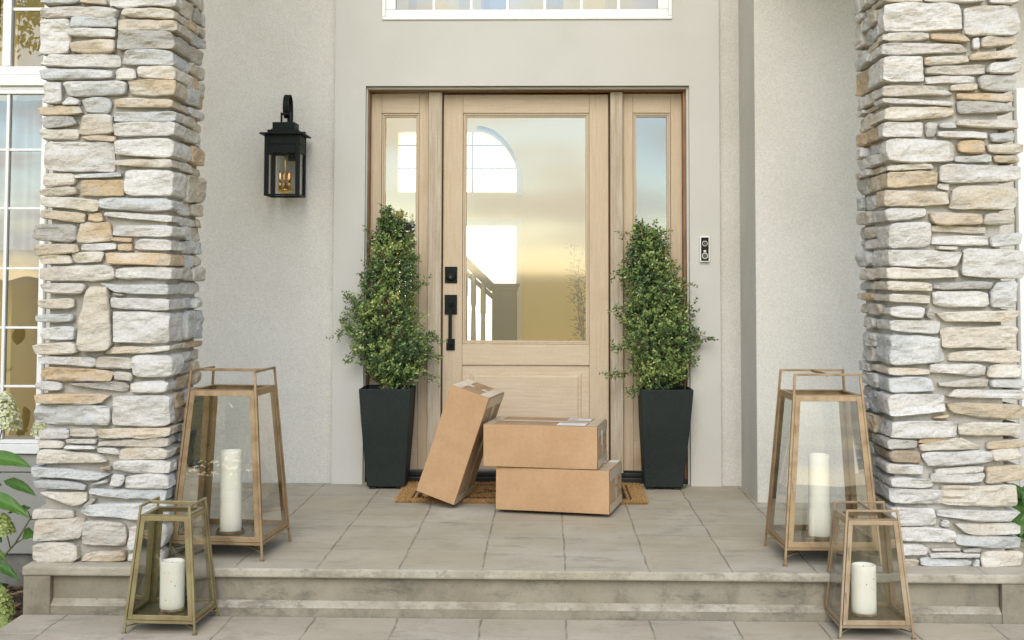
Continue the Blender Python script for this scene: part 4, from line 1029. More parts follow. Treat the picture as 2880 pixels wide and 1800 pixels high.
    for (pa, pb, nn) in branches:      # stray branches: from px point to px point
        x0, z0 = atY(*pa, YT-.04); x1, z1 = atY(*pb, YT-.06); P0 = Vector((x0-cx, -.04, z0)); P1 = Vector((x1-cx, -.06, z1))
        br.tube([P0, (P0+P1)/2+Vector((0, 0, .006)), P1], [.004, .003, .0015], 5)
        for k in range(nn):
            t = k/max(1, nn-1); P = P0.lerp(P1, t)+rv(rn)*.012
            sprig(P, (P1-P0).normalized()*.8+rv(rn)*.8, rn.uniform(.03, .05), 1.8)
    for k in range(60):   # thin inner limbs
        z = rn.uniform(zmin, zmax-.1); th = rn.uniform(0, 2*pi); hf = half(z)
        i = min(13, max(0, int((z-zt0)/(zmax-.08-zt0)*13))); c0 = Vector(pts[i]); br.tube([c0, (mid(z)+cos(th)*hf*.7, sin(th)*min(hf, .15)*.7, z+.05)], [.0035, .0015], 5)
    tb.obj('trunk', 'bark', root, smooth=True)
    br.obj('twig', 'bark', root, smooth=True)
    lm.obj('foliage', 'leaf', root)
def silmap(rows, sc, ox, oy): return [(oy+sc*y, ox+sc*a, ox+sc*b) for y, a, b in rows]
SL_ = silmap([(60, 262, 278), (100, 245, 295), (140, 218, 335), (200, 195, 380), (300, 160, 415), (400, 150, 415), (450, 140, 430), (500, 90, 435), (560, 55, 440), (620, 35, 450), (680, 35, 470), (720, 70, 500), (780, 90, 500), (830, 130, 480), (880, 160, 440), (930, 200, 380), (960, 240, 350)], .5556, 940, 560)
SR_ = silmap([(70, 195, 212), (100, 185, 275), (135, 165, 325), (200, 145, 355), (260, 120, 370), (320, 100, 400), (380, 125, 430), (450, 120, 460), (520, 95, 485), (600, 100, 515), (660, 130, 540), (720, 140, 520), (780, 160, 500), (840, 165, 470), (880, 185, 440), (920, 220, 390), (945, 250, 340)], .529, 1690, 600)
SX = lambda x, y: (940+.5556*x, 560+.5556*y); SY = lambda x, y: (1690+.529*x, 600+.529*y)
planter_shrub(-.838, 6.75, -.843, SL_, 'leafy boxwood shrub in a black square planter beneath the wall lantern side', 31,
    branches=[(SX(270, 150), SX(268, 50), 16), (SX(300, 180), SX(328, 95), 12), (SX(235, 190), SX(228, 120), 8), (SX(390, 470), SX(460, 425), 9), (SX(300, 150), SX(335, 88), 7), (SX(210, 210), SX(180, 152), 5), (SX(430, 700), SX(530, 715), 10), (SX(440, 780), SX(528, 808), 8), (SX(430, 850), SX(510, 905), 9), (SX(120, 560), SX(60, 490), 10), (SX(90, 650), SX(12, 690), 9), (SX(150, 770), SX(70, 815), 9), (SX(300, 880), SX(290, 980), 14), (SX(340, 880), SX(360, 955), 8)])
planter_shrub(.616, 6.79, .633, SR_, 'leafy boxwood shrub in a black square planter on the doorbell side of the door', 37,
    branches=[(SY(230, 140), SY(203, 58), 14), (SY(280, 150), SY(282, 72), 10), (SY(330, 230), SY(365, 150), 8), (SY(250, 130), SY(120, 108), 9), (SY(270, 120), SY(340, 98), 8), (SY(330, 420), SY(395, 285), 14), (SY(370, 430), SY(465, 370), 12), (SY(150, 320), SY(75, 315), 7), (SY(130, 550), SY(78, 520), 9), (SY(420, 600), SY(490, 500), 10), (SY(480, 650), SY(575, 660), 10), (SY(190, 720), SY(68, 715), 16), (SY(200, 850), SY(40, 850), 20), (SY(220, 900), SY(160, 965), 14), (SY(420, 800), SY(510, 790), 9)])

# ================================================================== DOORMAT
mx0, mx1, my0, my1 = -.745, .50, 6.345, 6.955
mato = empty('doormat', ((mx0+mx1)/2, my0, 0), 0, 'tan coir doormat with dark double border under the parcels', 'doormat')
ml = ((mx0+mx1)/2, my0, 0)
rebase(MB().box(mx0+.004, mx1-.004, my0+.004, my1-.004, .0008, .009), ml).obj('backing', 'coir_base', mato)
rn = random.Random(2); v, f, c = [], [], []
STR = []
def dark(x, y):
    ex = min(x-mx0, mx1-x); ey = min(y-my0, my1-y); e = min(ex, ey)
    if .075 < e < .085: return True
    if .098 < e < .122: return True
    if -.36 < x < -.16 and .22 < y-my0 < .36:   # lettering remnant showing between the parcels
        return (abs((x+.30)-(y-my0-.28)*1.1) < .012) or (abs(x+.215) < .012 and .25 < y-my0 < .33) or abs((x+.26)+(y-my0-.29)*.9) < .010
    return False
for i in range(34000):
    x = rn.uniform(mx0, mx1); y = rn.uniform(my0, my1)
    e = min(x-mx0, mx1-x, y-my0, my1-y)
    if y > 6.75 and rn.random() < .5: continue
    a = rn.uniform(0, 2*pi); h_ = rn.uniform(.007, .0125); ln = .005 if e > .01 else .010
    ox_, oy_ = cos(a)*ln, sin(a)*ln; wv = .0016; n0 = len(v)
    if e < .01:
        ox_ += (-.006 if x-mx0 < .01 else (.006 if mx1-x < .01 else 0)); oy_ += (-.006 if y-my0 < .01 else 0)
    v += [(x-wv-ml[0], y-ml[1], .006), (x+wv-ml[0], y+wv-ml[1], .006), (x+ox_-ml[0], y+oy_-ml[1], .006+h_)]
    f.append((n0, n0+1, n0+2)); k = rn.uniform(.7, 1.25)
    c += [tuple(q*k for q in ((.028, .018, .012) if dark(x, y) else rn.choice([(.46, .28, .11), (.38, .22, .085), (.54, .35, .15)])))]*3
attr_mesh('coir_pile', v, f, np.array(c), 'coir', mato)

# ================================================================== PARCELS
def parcel(loc, yaw, roll, pit, dims, label, style):
    o = empty('parcel', loc, 0, label, 'cardboard box', 'cardboard parcels on the doormat')
    o.rotation_mode = 'QUATERNION'
    o.rotation_quaternion = (Matrix.Rotation(yaw, 3, 'Z')@Matrix.Rotation(pit, 3, 'X')@Matrix.Rotation(roll, 3, 'Y')).to_quaternion()
    w_, d_, h_ = dims; rg = random.Random(style)
    # body: gridded box so the walls bow and dent a little
    bm = bmesh.new()
    bmesh.ops.create_cube(bm, size=1)
    for vv in bm.verts: vv.co = Vector(((vv.co.x+.5)*w_, (vv.co.y+.5)*d_, (vv.co.z+.5)*h_))
    bmesh.ops.bevel(bm, geom=[e for e in bm.edges], offset=.0035, segments=2, profile=.6, affect='EDGES')
    bmesh.ops.subdivide_edges(bm, edges=[e for e in bm.edges if e.calc_length() > .1], cuts=14, use_grid_fill=True)
    for vv in bm.verts:
        p_ = vv.co; a = vn([[p_.x*5+style, p_.y*5, p_.z*5]], style)[0]; cxn = (p_.x/w_-.5)*2; cyn = (p_.y/d_-.5)*2; czn = (p_.z/h_-.5)*2
        n_ = Vector((0, 0, 0))
        if abs(cyn) > .98: n_.y = cyn*(.0035*(1-cxn**2)*(1-czn**2)+.0012*a)
        if abs(cxn) > .98: n_.x = cxn*(.002*(1-cyn**2)*(1-czn**2)+.001*a)
        if abs(czn) > .98: n_.z = czn*(-.001*(1-cyn**2)+.0005*a)
        if style == 3 and cyn < -.98:      # two creases across the standing parcel
            for zc_, k in ((h_*.64, -.5), (h_*.47, -.25)):
                dd = p_.z-(zc_+k*.1*p_.x/w_*2*0-.08*(p_.x)*1.0)
                n_.y += .009*math.exp(-(dd/.012)**2)*(1 if p_.x < w_*.62 else .3)
        vv.co = p_+n_
    me = bpy.data.meshes.new('carton'); bm.to_mesh(me); bm.free()
    me.materials.append(M['card']); me.materials.append(M['card2'])
    body = bpy.data.objects.new('carton', me); COL.objects.link(body); body.parent = o
    for p_ in me.polygons:
        p_.use_smooth = True
        if style < 3: p_.material_index = 1 if (abs(p_.normal.z) > .8 or abs(p_.normal.x) > .8) else 0
        else: p_.material_index = 1 if (p_.normal.z > .8 or abs(p_.normal.x) > .8) else 0
    sm_ = body.modifiers.new('n', 'WEIGHTED_NORMAL')
    T = .0022
    def face(kind):
        # returns function mapping (u,v,lift) to local coordinates
        if kind == 'top': return lambda u, v_, l: (u, v_, h_-.0007+l)
        if kind == 'end': return lambda u, v_, l: (w_+.0012+l, u, v_)
        if kind == 'front': return lambda u, v_, l: (u, -l, v_)
    def rect(mb, kind, u0, v0, u1, v1, l=T):
        fn = face(kind); a = [fn(u0, v0, l), fn(u1, v0, l), fn(u1, v1, l), fn(u0, v1, l)]; b_ = [fn(u0, v0, l-.0006), fn(u1, v0, l-.0006), fn(u1, v1, l-.0006), fn(u0, v1, l-.0006)]
        mb.hexa(b_, a)
    def line(mb, kind, u0, v0, u1, v1, wd=.0025, l=T+.001):
        fn = face(kind); dx_, dy_ = u1-u0, v1-v0; L_ = math.hypot(dx_, dy_) or 1; nx, ny = -dy_/L_*wd/2, dx_/L_*wd/2
        mb.quad(fn(u0-nx, v0-ny, l), fn(u1-nx, v1-ny, l), fn(u1+nx, v1+ny, l), fn(u0+nx, v0+ny, l))
    def arrow(mb, kind, u, v_, s, du=0, dv=1):
        line(mb, kind, u, v_, u+du*s, v_+dv*s); line(mb, kind, u+du*s, v_+dv*s, u+du*s*.4+dv*s*.4, v_+dv*s*.4+du*s*.4); line(mb, kind, u+du*s, v_+dv*s, u+du*s*.4-dv*s*.4, v_+dv*s*.4-du*s*.4)
    def ring(mb, kind, u, v_, a, b_, n=22):
        for k in range(n):
            t0, t1 = 2*pi*k/n, 2*pi*(k+1)/n; line(mb, kind, u+a*cos(t0), v_+b_*sin(t0), u+a*cos(t1), v_+b_*sin(t1), .0018)
        for k in range(5): line(mb, kind, u-a*.6+k*a*.26, v_-b_*.15, u-a*.45+k*a*.26, v_+b_*.25*(1 if k % 2 else -1), .003)
    tp, lb, ink, soft, fain = MB(), MB(), MB(), MB(), MB()
    if style in (1, 2):
        rect(tp, 'top', .004, .004, .050, d_-.004); rect(tp, 'top', w_-.052, .004, w_-.004, d_-.004)
        rect(tp, 'top', .0505, d_/2-.026, w_-.0525, d_/2+.026)
        rect(tp, 'end', .004, h_-.05, d_-.004, h_-.004); rect(tp, 'end', .004, .004, d_-.004, .042)
        rect(tp, 'end', d_/2-.026, .0425, d_/2+.026, .100)
        if style == 1: rect(tp, 'end', d_/2-.026, h_-.085, d_/2+.026, h_-.0505)
        # white labels on top
        rect(lb, 'top', w_-.195, .018, w_-.060, .122, T+.001); rect(lb, 'top', w_-.175, d_/2+.045, w_-.062, d_-.045, T+.001)
        if style == 1: rect(lb, 'top', w_-.05, d_-.085, w_-.006, d_-.012, T+.001)
        for k in range(6): line(fain, 'top', w_-.178, .042+k*.011, w_-.178+rg.uniform(.05, .105), .042+k*.011, .0012, T+.0016)
        for k in range(22): 
            u = w_-.170+k*.0022; line(ink if k % 3 else fain, 'top', u, d_/2+.055, u, d_-.085, .0009, T+.0016)
        for k in range(5): line(fain, 'top', w_-.115, d_/2+.055+k*.014, w_-.115+rg.uniform(.02, .045), d_/2+.055+k*.014, .0014, T+.0016)
        ring(soft, 'top', w_*.52, .085, .026, .022); ring(soft, 'top', w_*.54, d_-.075, .026, .022)
        arrow(ink, 'top', .105, .06, .020, -.6, .8); arrow(ink, 'top', .128, .050, .016, .2, .9)
        arrow(ink, 'end', .235, .118, .020, 0, 1); arrow(ink, 'end', .275, .118, .020, 0, 1); arrow(ink, 'end', .195, .092, .018, 0, 1); arrow(ink, 'end', .31, .145, .018, 0, 1)
        for k in range(9): line(ink, 'end', .225+k*.012, .070+.004*(k % 2), .232+k*.012, .066+.004*(k % 2), .004)
        if style == 2:
            rect(lb, 'end', .125, .098, .165, .165, T+.001)
            for k in range(5): line(fain, 'end', .132, .108+k*.011, .158, .108+k*.011, .0016, T+.0016)
    else:
        # standing parcel: end cap on top, seam side on the right
        rect(tp, 'top', .004, .004, .050, d_-.004); rect(tp, 'top', w_-.050, .004, w_-.004, d_-.004)
        rect(tp, 'top', .0505, d_/2-.026, .078, d_/2+.026); rect(tp, 'top', w_-.078, d_/2-.026, w_-.0505, d_/2+.026)
        rect(tp, 'end', .004, h_-.052, d_-.004, h_-.004); rect(tp, 'end', d_/2-.026, .05, d_/2+.026, h_-.0525); rect(tp, 'end', .004, .004, d_-.004, .0495)
        for uu, vv_ in ((.092, .30), (.112, .27), (.098, .24), (.13, .22)): arrow(ink, 'top', uu, vv_, .016, 1, .2)
        for k in range(8): line(soft, 'top', .10+.004*(k % 2), .11+k*.008, .105+.004*(k % 2), .115+k*.008, .003)
        ring(ink, 'end', .085, .20, .022, .030); ring(soft, 'end', .27, .24, .022, .03)
        for k in range(6): line(ink, 'end', .11+k*.008, .30, .115+k*.008, .33, .003)
        arrow(ink, 'end', .09, .30, .03, 0, 1)
    tp.obj('packing_tape', 'tape', o)
    if lb.v: lb.objs('shipping_label', 'label', o)
    ink.obj('printed_mark', 'ink', o)
    if soft.v: soft.obj('faint_print', 'ink_soft', o)
    if fain.v: fain.obj('label_print', 'ink_grey', o)
    return o
parcel((-.238, 6.098, .0165), -.215, 0, 0, (.541, .361, .199), 'lower cardboard parcel of the stack, lying on the doormat', 1)
parcel((-.297, 6.090, .2185), -.166, 0, 0, (.541, .361, .197), 'upper cardboard parcel lying flat on top of the other one', 2)
parcel((-.625, 6.215, .082), -.172, .323, .0, (.197, .358, .538), 'cardboard parcel standing tilted and leaning against the stack', 3)

# ================================================================== LANTERNS
def lantern(loc, rz, w_, hgl, hh, mt, label, big, doorfront, cloc, cr, ch, clabel, ring_):
    """w_: foot width; hgl: height of the glass top frame; hh: height of the handle"""
    o = empty('lantern', loc, rz, label, 'lantern', 'large glass lanterns on the porch' if big else 'small glass lanterns on the lower step')
    b = w_/2; inset = .058 if big else .040; tt = b-inset*(hh/hh)
    def half(z): return b-(b-tt)*z/hh
    fw_ = .009 if big else .0085
    def corner(sx, sy, z, off=0): h_ = half(z)-off; return Vector((sx*h_, sy*h_, z))
    zb = .070 if big else .048
    # handle bars run along Y for the plain model, along X when the door faces front
    po = MB()
    for sx in (-1, 1):
        for sy in (-1, 1): po.bar(corner(sx, sy, .004), corner(sx, sy, hh), fw_, fw_, (1, 0, 0))
    po.objs('corner_post', mt, o, bevel=.001)
    fe = MB()
    for sx in (-1, 1):
        for sy in (-1, 1): p_ = corner(sx, sy, 0); fe.box(p_.x-.008, p_.x+.008, p_.y-.008, p_.y+.008, .0005, .004)
    fe.objs('foot', mt, o)
    hd = MB(); h_ = half(hh)
    if not doorfront:
        for sx in (-1, 1): hd.bar((sx*h_, -h_-fw_/2, hh), (sx*h_, h_+fw_/2, hh), fw_, fw_, (1, 0, 0))
        hd.bar((-h_, 0, hh-.001), (h_, 0, hh-.001), fw_*.9, fw_*1.3, (0, 1, 0))
    else:
        for sy in (-1, 1): hd.bar((-h_-fw_/2, sy*h_, hh), (h_+fw_/2, sy*h_, hh), fw_, fw_, (0, 1, 0))
        hd.bar((0, -h_, hh-.001), (0, h_, hh-.001), fw_*.9, fw_*1.3, (1, 0, 0))
    hd.obj('handle', mt, o, bevel=.001)
    bw_ = .020 if big else .0165; th = .007
    def side_frame(mb, k, extra=0):
        """picture-frame of flat bars on side k (0 front,1 right,2 back,3 left)"""
        def M_(u, n, z):   # u along the side, n inward
            if k == 0: return Vector((u, -half(z)+n, z))
            if k == 1: return Vector((half(z)-n, u, z))
            if k == 2: return Vector((-u, half(z)-n, z))
            return Vector((-half(z)+n, -u, z))
        g_ = fw_/2+.0015; n0 = -.001-extra
        def strip(ua, za, ub, zb_, wz):   # vertical side strips
            pass
        for s in (-1, 1):
            for (z0, z1) in ((zb, hgl),):
                A0 = lambda z, e: s*(half(z)-g_-e)
                mb.hexa([M_(A0(z0, bw_), n0, z0), M_(A0(z0, 0), n0, z0), M_(A0(z0, 0), n0+th, z0), M_(A0(z0, bw_), n0+th, z0)],
                        [M_(A0(z1, bw_), n0, z1), M_(A0(z1, 0), n0, z1), M_(A0(z1, 0), n0+th, z1), M_(A0(z1, bw_), n0+th, z1)])
        for z0, z1 in ((zb, zb+bw_), (hgl-bw_, hgl)):
            e0, e1 = half(z0)-g_-bw_, half(z1)-g_-bw_; n1 = n0+.0006
            mb.hexa([M_(-e0, n1, z0), M_(e0, n1, z0), M_(e0, n1+th, z0), M_(-e0, n1+th, z0)], [M_(-e1, n1, z1), M_(e1, n1, z1), M_(e1, n1+th, z1), M_(-e1, n1+th, z1)])
        zi0, zi1 = zb+bw_, hgl-bw_; e0, e1 = half(zi0)-g_-bw_, half(zi1)-g_-bw_; nn = n0+th*.55
        return [M_(-e0, nn, zi0), M_(e0, nn, zi0), M_(e1, nn, zi1), M_(-e1, nn, zi1)]
    for k in range(4):
        isdoor = (doorfront and k == 0) or (not doorfront and k == 3)
        mb = MB(); q = side_frame(mb, k, .006 if isdoor else 0)
        fo = mb.obj('glass_door' if isdoor else 'side_frame', mt, o, bevel=.0008)
        gq = MB().quad(*q); gq.obj('glass_pane', 'glass_lantern', fo)
        if isdoor and doorfront:
            hn = MB(); 
            for zc_ in (.30, .52) if big else (.14, .30):
                z = zc_*(hh/.74 if big else hh/.45); hn.tube([(-half(z)+.012, -half(z)-.007, z-.022), (-half(z)+.012, -half(z)-.007, z+.022)], .0028, 8)
            hn.objs('hinge', mt, fo)
    # bottom and top rails behind the frames, floor plate, cross braces
    rl = MB(); hb = half(zb-.006)
    for s in (-1, 1):
        rl.bar((-hb, s*hb, zb-.006), (hb, s*hb, zb-.006), .006, .010, (0, 1, 0)); rl.bar((s*hb, -hb, zb-.006), (s*hb, hb, zb-.006), .006, .010, (1, 0, 0))
    rl.obj('bottom_rail', mt, o)
    tr_ = MB(); ht = half(hgl)-.004; wd = .016
    tr_.box(-ht, ht, -ht, -ht+wd, hgl+.0005, hgl+.004).box(-ht, ht, ht-wd, ht, hgl+.0005, hgl+.004).box(-ht, -ht+wd, -ht+wd, ht-wd, hgl+.0005, hgl+.004).box(ht-wd, ht, -ht+wd, ht-wd, hgl+.0005, hgl+.004)
    tr_.obj('top_rail', mt, o)
    zf = zb-.001
    MB().box(-hb+.004, hb-.004, -hb+.004, hb-.004, zf, zf+.004).obj('floor_plate', 'tray', o)
    xb = MB(); hq = half(.03)
    xb.bar((-hq, -hq, .03), (hq, hq, zb-.016), .012, .004, (0, 0, 1)).bar((hq, -hq, .031), (-hq, hq, zb-.0165), .012, .004, (0, 0, 1))
    xb.v = xb.v[:0]; xb.f = []
    zl = .034 if big else .022; zm = zb-.014
    for sx in (-1, 1):
        for sy in (-1, 1): xb.bar((sx*half(zl), sy*half(zl), zl), (0, 0, zm+.002*sx*sy), .012, .004, (sx, -sy, 0))
    xb.obj('cross_brace', mt, o)
    cz0 = zf+.004
    if ring_:
        MB().lathe([(0, cz0+.0005), (cr+.013, cz0+.0005), (cr+.014, cz0+.012), (cr+.012, cz0+.012), (cr+.011, cz0+.003), (0, cz0+.003)], cloc[0], cloc[1], 40).obj('candle_dish', mt, o, smooth=False)
        cz0 += .003
    # the candle is its own thing, standing on the plate
    Mx = Matrix.Translation(loc)@Matrix.Rotation(rz, 4, 'Z'); wp = Mx@Vector((cloc[0], cloc[1], cz0+.0006))
    cd = empty('candle', wp, 0, clabel, 'candle', 'ivory pillar candles inside the lanterns')
    zb2 = 0
    if not ring_:
        MB().lathe([(0, 0), (cr+.001, 0), (cr+.001, .010), (cr-.002, .0105)], 0, 0, 40).obj('base_ring', mat('rust_ring', (.12, .07, .04), .7, col2=(.30, .22, .14), cscale=30) if not bpy.data.materials.get('rust_ring') else bpy.data.materials['rust_ring'], cd, smooth=True); zb2 = .0105
    r_ = cr
    prof = [(0, zb2), (r_-.002, zb2), (r_, zb2+.003)]+[(r_*(1+.004*sin(k*1.7)), zb2+.003+(ch-zb2-.008)*k/8) for k in range(1, 9)]+[(r_-.0015, ch-.001), (r_-.004, ch), (r_-.007, ch-.002), (r_*.82, ch-.011), (r_*.5, ch-.015), (.006, ch-.017)]
    MB().lathe(prof, 0, 0, 48).obj('wax', 'wax', cd, smooth=True)
    MB().lathe([(.006, ch-.017), (.0015, ch-.0165), (.0012, ch-.006), (0, ch-.0055)], 0, 0, 10).obj('wick', 'speck', cd)
    if not big:
        sp_ = MB(); rr_ = random.Random(int(w_*1000)+int(loc[0]*10))
        for k in range(5):
            a = rr_.uniform(-2.4, -.7); z = rr_.uniform(.03, ch-.02); s_ = rr_.uniform(.0012, .003)
            P_ = Vector((cos(a)*(r_+.0016), sin(a)*(r_+.0016), z)); t2 = Vector((-sin(a), cos(a), 0))
            sp_.quad(P_-t2*s_*.6, P_+t2*s_*.6, P_+t2*s_*.3+Vector((0, 0, s_*2)), P_-t2*s_*.3+Vector((0, 0, s_*1.6)))
        sp_.obj('speck', 'speck', cd)
    return o
LL = lantern((-1.277, 5.235, 0), R(-5), .378, .652, .728, 'copper', 'large copper framed glass lantern beside the left stone pillar, on the porch floor', True, False, (0.0, -.01), .0435, .325, 'tall ivory candle in the large lantern by the left pillar', True)
LR = lantern((1.098, 5.215, 0), R(2), .372, .645, .728, 'copper', 'large golden copper lantern with hinged door facing front, beside the right stone pillar', True, True, (-.005, .0), .0435, .325, 'tall ivory candle in the large lantern by the right pillar', True)
SLn = lantern((-1.385, 4.785, -.18), R(-3), .262, .412, .448, 'brass', 'small greenish brass lantern on the lower step by the left pillar', False, False, (.0, .0), .0445, .183, 'short ivory candle with rusty base ring in the small brass lantern', False)
SRn = lantern((1.178, 4.815, -.18), R(1), .262, .412, .445, 'bronze', 'small greyish bronze lantern with hinged door on the lower step by the right pillar', False, True, (-.01, .0), .0445, .183, 'short ivory candle with specks in the small bronze lantern', False)

# ================================================================== HYDRANGEAS AND BED PLANTS
def big_leaf(lm, P, D_, up_, L_, W_, col, rn, seg=7):
    D_ = D_.normalized(); side = D_.cross(up_).normalized(); nn = side.cross(D_)
    n0 = len(lm.v); droop = rn.uniform(.15, .45)
    for i in range(seg+1):
        t = i/seg; wv = W_/2*math.sin(pi*min(1, t**.8))**.8*(1 if t < 1 else 0)
        c0 = P+D_*L_*t-nn*0+Vector((0, 0, -droop*L_*t*t))
        for k, u in enumerate((-1, -.5, 0, .5, 1)):
            v_ = c0+side*wv*u+nn*wv*(.35*abs(u))+nn*.004*sin(t*16+u*3)*abs(u); lm.v.append(tuple(v_))
            kk = (1.25 if u == 0 else 1)*(.9+.2*abs(sin(t*20+abs(u)*4))); lm.c.append(tuple(q*kk for q in col))
    for i in range(seg):
        for k in range(4):
            a = n0+i*5+k; lm.f.append((a, a+1, a+6, a+5))
def flower(name, P, R_, Hh, parent, loc, seed, cols):
    rn = random.Random(seed); lm = LeafMesh()
    for i in range(int(9000*R_*Hh/.01)):
        if len(lm.v) > 9000: break
        t = rn.random(); r_ = R_*(1-t**1.6)**.6*(rn.random()**.25); a = rn.uniform(0, 2*pi)
        c0 = Vector(P)+Vector((cos(a)*r_, sin(a)*r_, Hh*(t-.35)))-Vector(loc)
        outd = (Vector((cos(a), sin(a), .3+t))).normalized(); s1 = outd.orthogonal().normalized(); s2 = outd.cross(s1); ps = rn.uniform(.007, .011); c = rn.choice(cols); k = rn.uniform(.8, 1.15)
        for q in range(4):
            aa = q*pi/2+rn.uniform(-.2, .2)+i; dd = s1*cos(aa)+s2*sin(aa)+outd*.25
            lm.leaf(rn, c0, dd, outd, ps, ps*.85, tuple(z*k for z in c), .1)
    return attr_mesh(name, lm.v, lm.f, np.array(lm.c), 'petal', parent)
CREAM = [(.62, .66, .40), (.70, .72, .48), (.55, .60, .30), (.74, .75, .55)]; GRN = [(.34, .42, .12), (.42, .48, .17), (.28, .36, .09)]
hyd = empty('hydrangea', (-2.35, 5.7, -.44), 0, 'hydrangea shrub with pale green cone blooms beside the left pillar and window', 'shrub', 'hydrangeas beside the house')
loc = (-2.35, 5.7, -.44); rn = random.Random(8); lm = LeafMesh(); stm = MB()
def W3(px, py, Y): x, z = atY(px, py, Y); return Vector((x, Y, z))
LV = [(.05, .12, .018), (.07, .16, .025), (.04, .10, .02), (.09, .19, .035)]
# (tip px, base px, width m, depth)
for (tx, ty, bx_, by_, wd, Y, ci) in [(86, 1302, -50, 1290, .075, 5.62, 1), (100, 1262, 150, 1268, .05, 5.7, 1), (97, 1388, 10, 1352, .05, 5.66, 0), (83, 1420, -60, 1400, .075, 5.6, 1), (22, 1442, 86, 1428, .03, 5.64, 0),
        (64, 1512, 100, 1500, .07, 5.68, 1), (56, 1600, -30, 1590, .05, 5.6, 0), (10, 1650, -50, 1630, .05, 5.58, 0), (6, 1310, -60, 1330, .06, 5.66, 2), (8, 1350, -60, 1368, .06, 5.7, 2), (5, 1515, -40, 1490, .05, 5.7, 0), (-20, 1690, -90, 1650, .07, 5.6, 0), (12, 1700, -30, 1740, .06, 5.5, 2), (18, 1560, -30, 1540, .03, 5.7, 3)]:
    Pb = W3(bx_, by_, Y); Pt = W3(tx, ty, Y-.06); d_ = Pt-Pb; big_leaf(lm, Pb-Vector(loc), d_+Vector((0, 0, d_.length*.15)), Vector((0, -.75, .65)), d_.length*1.02, wd, LV[ci], rn)
for k in range(34):     # the body of the shrub left of the picture
    P = Vector((rn.uniform(-3.1, -2.62), rn.uniform(5.45, 6.0), rn.uniform(-.3, .75))); big_leaf(lm, P-Vector(loc), rv(rn)+Vector((.1, -.4, .2)), Vector((0, -.4, .9)), rn.uniform(.10, .16), rn.uniform(.06, .09), rn.choice(LV), rn)
def stem(pts, r0): stm.tube([p-Vector(loc) for p in pts], [r0*(1-.5*i/(len(pts)-1)) for i in range(len(pts))], 7)
stem([W3(-60, 1650, 5.66), W3(0, 1575, 5.66), W3(42, 1530, 5.66), W3(98, 1438, 5.66)], .0065)
stem([W3(30, 1545, 5.66), W3(20, 1505, 5.64), W3(12, 1490, 5.64)], .003); stem([W3(40, 1530, 5.66), W3(62, 1518, 5.67), W3(80, 1508, 5.68)], .003); stem([W3(86, 1460, 5.66), W3(80, 1440, 5.65), W3(70, 1434, 5.64)], .003); stem([W3(86, 1460, 5.66), W3(110, 1462, 5.68)], .003)
stem([W3(-70, 1600, 5.62), W3(-40, 1400, 5.62), W3(5, 1210, 5.62)], .006); stem([W3(160, 1500, 5.75), W3(140, 1300, 5.75), W3(112, 1215, 5.75)], .004)
stm.obj('stem', mat('green_stem', (.22, .18, .10), .7, col2=(.15, .17, .07), cscale=10), hyd, smooth=True); lm.obj('foliage', 'leaf', hyd)
P = W3(14, 1172, 5.62); flower('bloom', P, .075, .165, hyd, loc, 1, CREAM)
P = W3(112, 1207, 5.75); flower('bloom', P, .04, .075, hyd, loc, 2, CREAM)
P = W3(8, 1482, 5.6); flower('bloom', P, .055, .085, hyd, loc, 3, GRN)
P = W3(5, 1705, 5.45); flower('bloom', P, .055, .12, hyd, loc, 4, GRN)
P = W3(8, 1775, 5.3); flower('bloom', P, .06, .10, hyd, loc, 5, GRN)
hy2 = empty('hydrangea', (2.3, 5.6, -.44), 0, 'leafy green shrub peeking out at the right edge beside the right pillar', 'shrub', 'hydrangeas beside the house')
loc2 = (2.3, 5.6, -.44); lm = LeafMesh(); rn = random.Random(9)
for k in range(85):
    P = W3(rn.uniform(2850, 2990), rn.uniform(1375, 1620), rn.uniform(5.5, 5.9)); big_leaf(lm, P-Vector(loc2), rv(rn)+Vector((-.3, -.4, -.1)), Vector((0, -.8, .5)), rn.uniform(.09, .15), rn.uniform(.06, .09), rn.choice(LV), rn)
lm.obj('foliage', 'leaf', hy2)
stm = MB(); stm.tube([Vector((2.3, 5.7, -.44))-Vector(loc2), Vector((2.25, 5.7, .1))-Vector(loc2), Vector((2.2, 5.65, .4))-Vector(loc2)], [.008, .006, .004], 7); stm.obj('stem', 'bark', hy2)
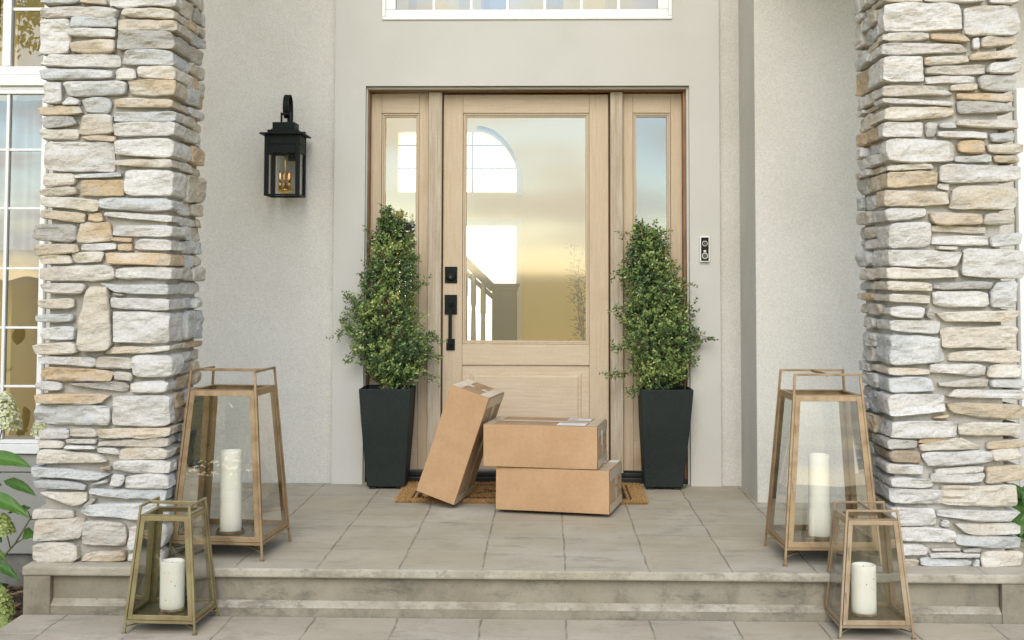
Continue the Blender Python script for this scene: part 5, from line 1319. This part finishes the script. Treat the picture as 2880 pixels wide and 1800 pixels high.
# hydrangea in the front garden (shows as a reflection in the left lantern)
hy3 = empty('hydrangea', (-2.75, 2.0, -.45), 0, 'large hydrangea shrub in the front garden, mirrored in the left lantern glass', 'shrub', 'hydrangeas beside the house')
loc3 = (-2.75, 2.0, -.45); lm = LeafMesh(); rn = random.Random(12)
for k in range(2800):  # leaves and blooms coloured golden in place of low sunlight on the bush
    v_ = rv(rn)*rn.uniform(.25, 1); P = Vector((-2.75+v_.x*.95, 2.0+v_.y*.45, .42+v_.z*.88)); big_leaf(lm, P-Vector(loc3), v_+Vector((0, 0, .2)), Vector((0, 0, 1)), rn.uniform(.11, .17), rn.uniform(.07, .10), tuple(min(.6, q*k_) for q, k_ in zip(rn.choice(LV), (5, 3, 2.2))), rn, seg=2)
lm.obj('foliage', 'leaf', hy3)
for k in range(22):
    a = rn.uniform(0, 2*pi); P = Vector((-2.75+rn.uniform(-.8, .8), 2.42+rn.uniform(0, .15), rn.uniform(.45, 1.15))); flower('bloom', P, .085, .17, hy3, loc3, 20+k, [(.85, .76, .32), (.9, .82, .42)])
stm = MB()
for k in range(6): stm.tube([(0, 0, 0), (rn.uniform(-.3, .3), rn.uniform(-.1, .2), .6)], .006, 6)
stm.obj('stem', 'bark', hy3)
# fallen green leaf by the right planter
lf = LeafMesh(); rn = random.Random(4); P = Vector((0, 0, 0)); 
for k in range(5): lf.leaf(rn, Vector((rn.uniform(-.012, .012), rn.uniform(-.008, .008), .004)), rv(rn)+Vector((0, 0, .1)), Vector((0, 0, 1)), .022, .014, (.03, .24, .06), .3)
fl = lf.obj('fallen_leaf', 'leaf', None); d_ = ray(1924, 1374); t = -H/d_[2]; fl.location = (d_[0]*t, d_[1]*t, .001); tag(fl, 'bright green scrap of leaf on the floor beside the right planter', 'leaf')

# garden tree in front of the house, mirrored in the upper left window
gt_ = empty('garden_tree', (-8.4, -1.0, -.45), 0, 'golden green garden tree mirrored in the upper left window', 'tree')
rn = random.Random(77); lm = LeafMesh(); tb = MB()
tb.tube([(0, 0, 0), (.1, 0, 1.6), (.5, .1, 3.4), (1.9, 0, 5.2)], [.11, .09, .07, .03], 10)
for k in range(16):
    v_ = rv(rn); z0 = rn.uniform(3.9, 4.9); e_ = Vector((2.3+v_.x*1.6, v_.y*1.2, 5.3+v_.z*.9)); tb.tube([(.9, 0, z0), (e_.x*.5, e_.y*.5, (z0+e_.z)/2+.2), e_], [.035, .02, .008], 6)
for k in range(7000):
    v_ = rv(rn)*(rn.random()**.4); c_ = 1+.25*float(vn([[v_.x*3, v_.y*3, v_.z*3]], 3)[0]); P = Vector((2.4+v_.x*2.2*c_, v_.y*1.4*c_, 5.25+v_.z*1.2*c_))
    lm.leaf(rn, P, rv(rn)+Vector((0, 0, -.4)), Vector((0, 0, 1)), rn.uniform(.09, .15), rn.uniform(.05, .08), rn.choice([(.30, .36, .04), (.42, .44, .06), (.58, .50, .08), (.18, .24, .03)]))
tb.obj('trunk', 'bark', gt_, smooth=True); lm.obj('crown', 'leaf', gt_)
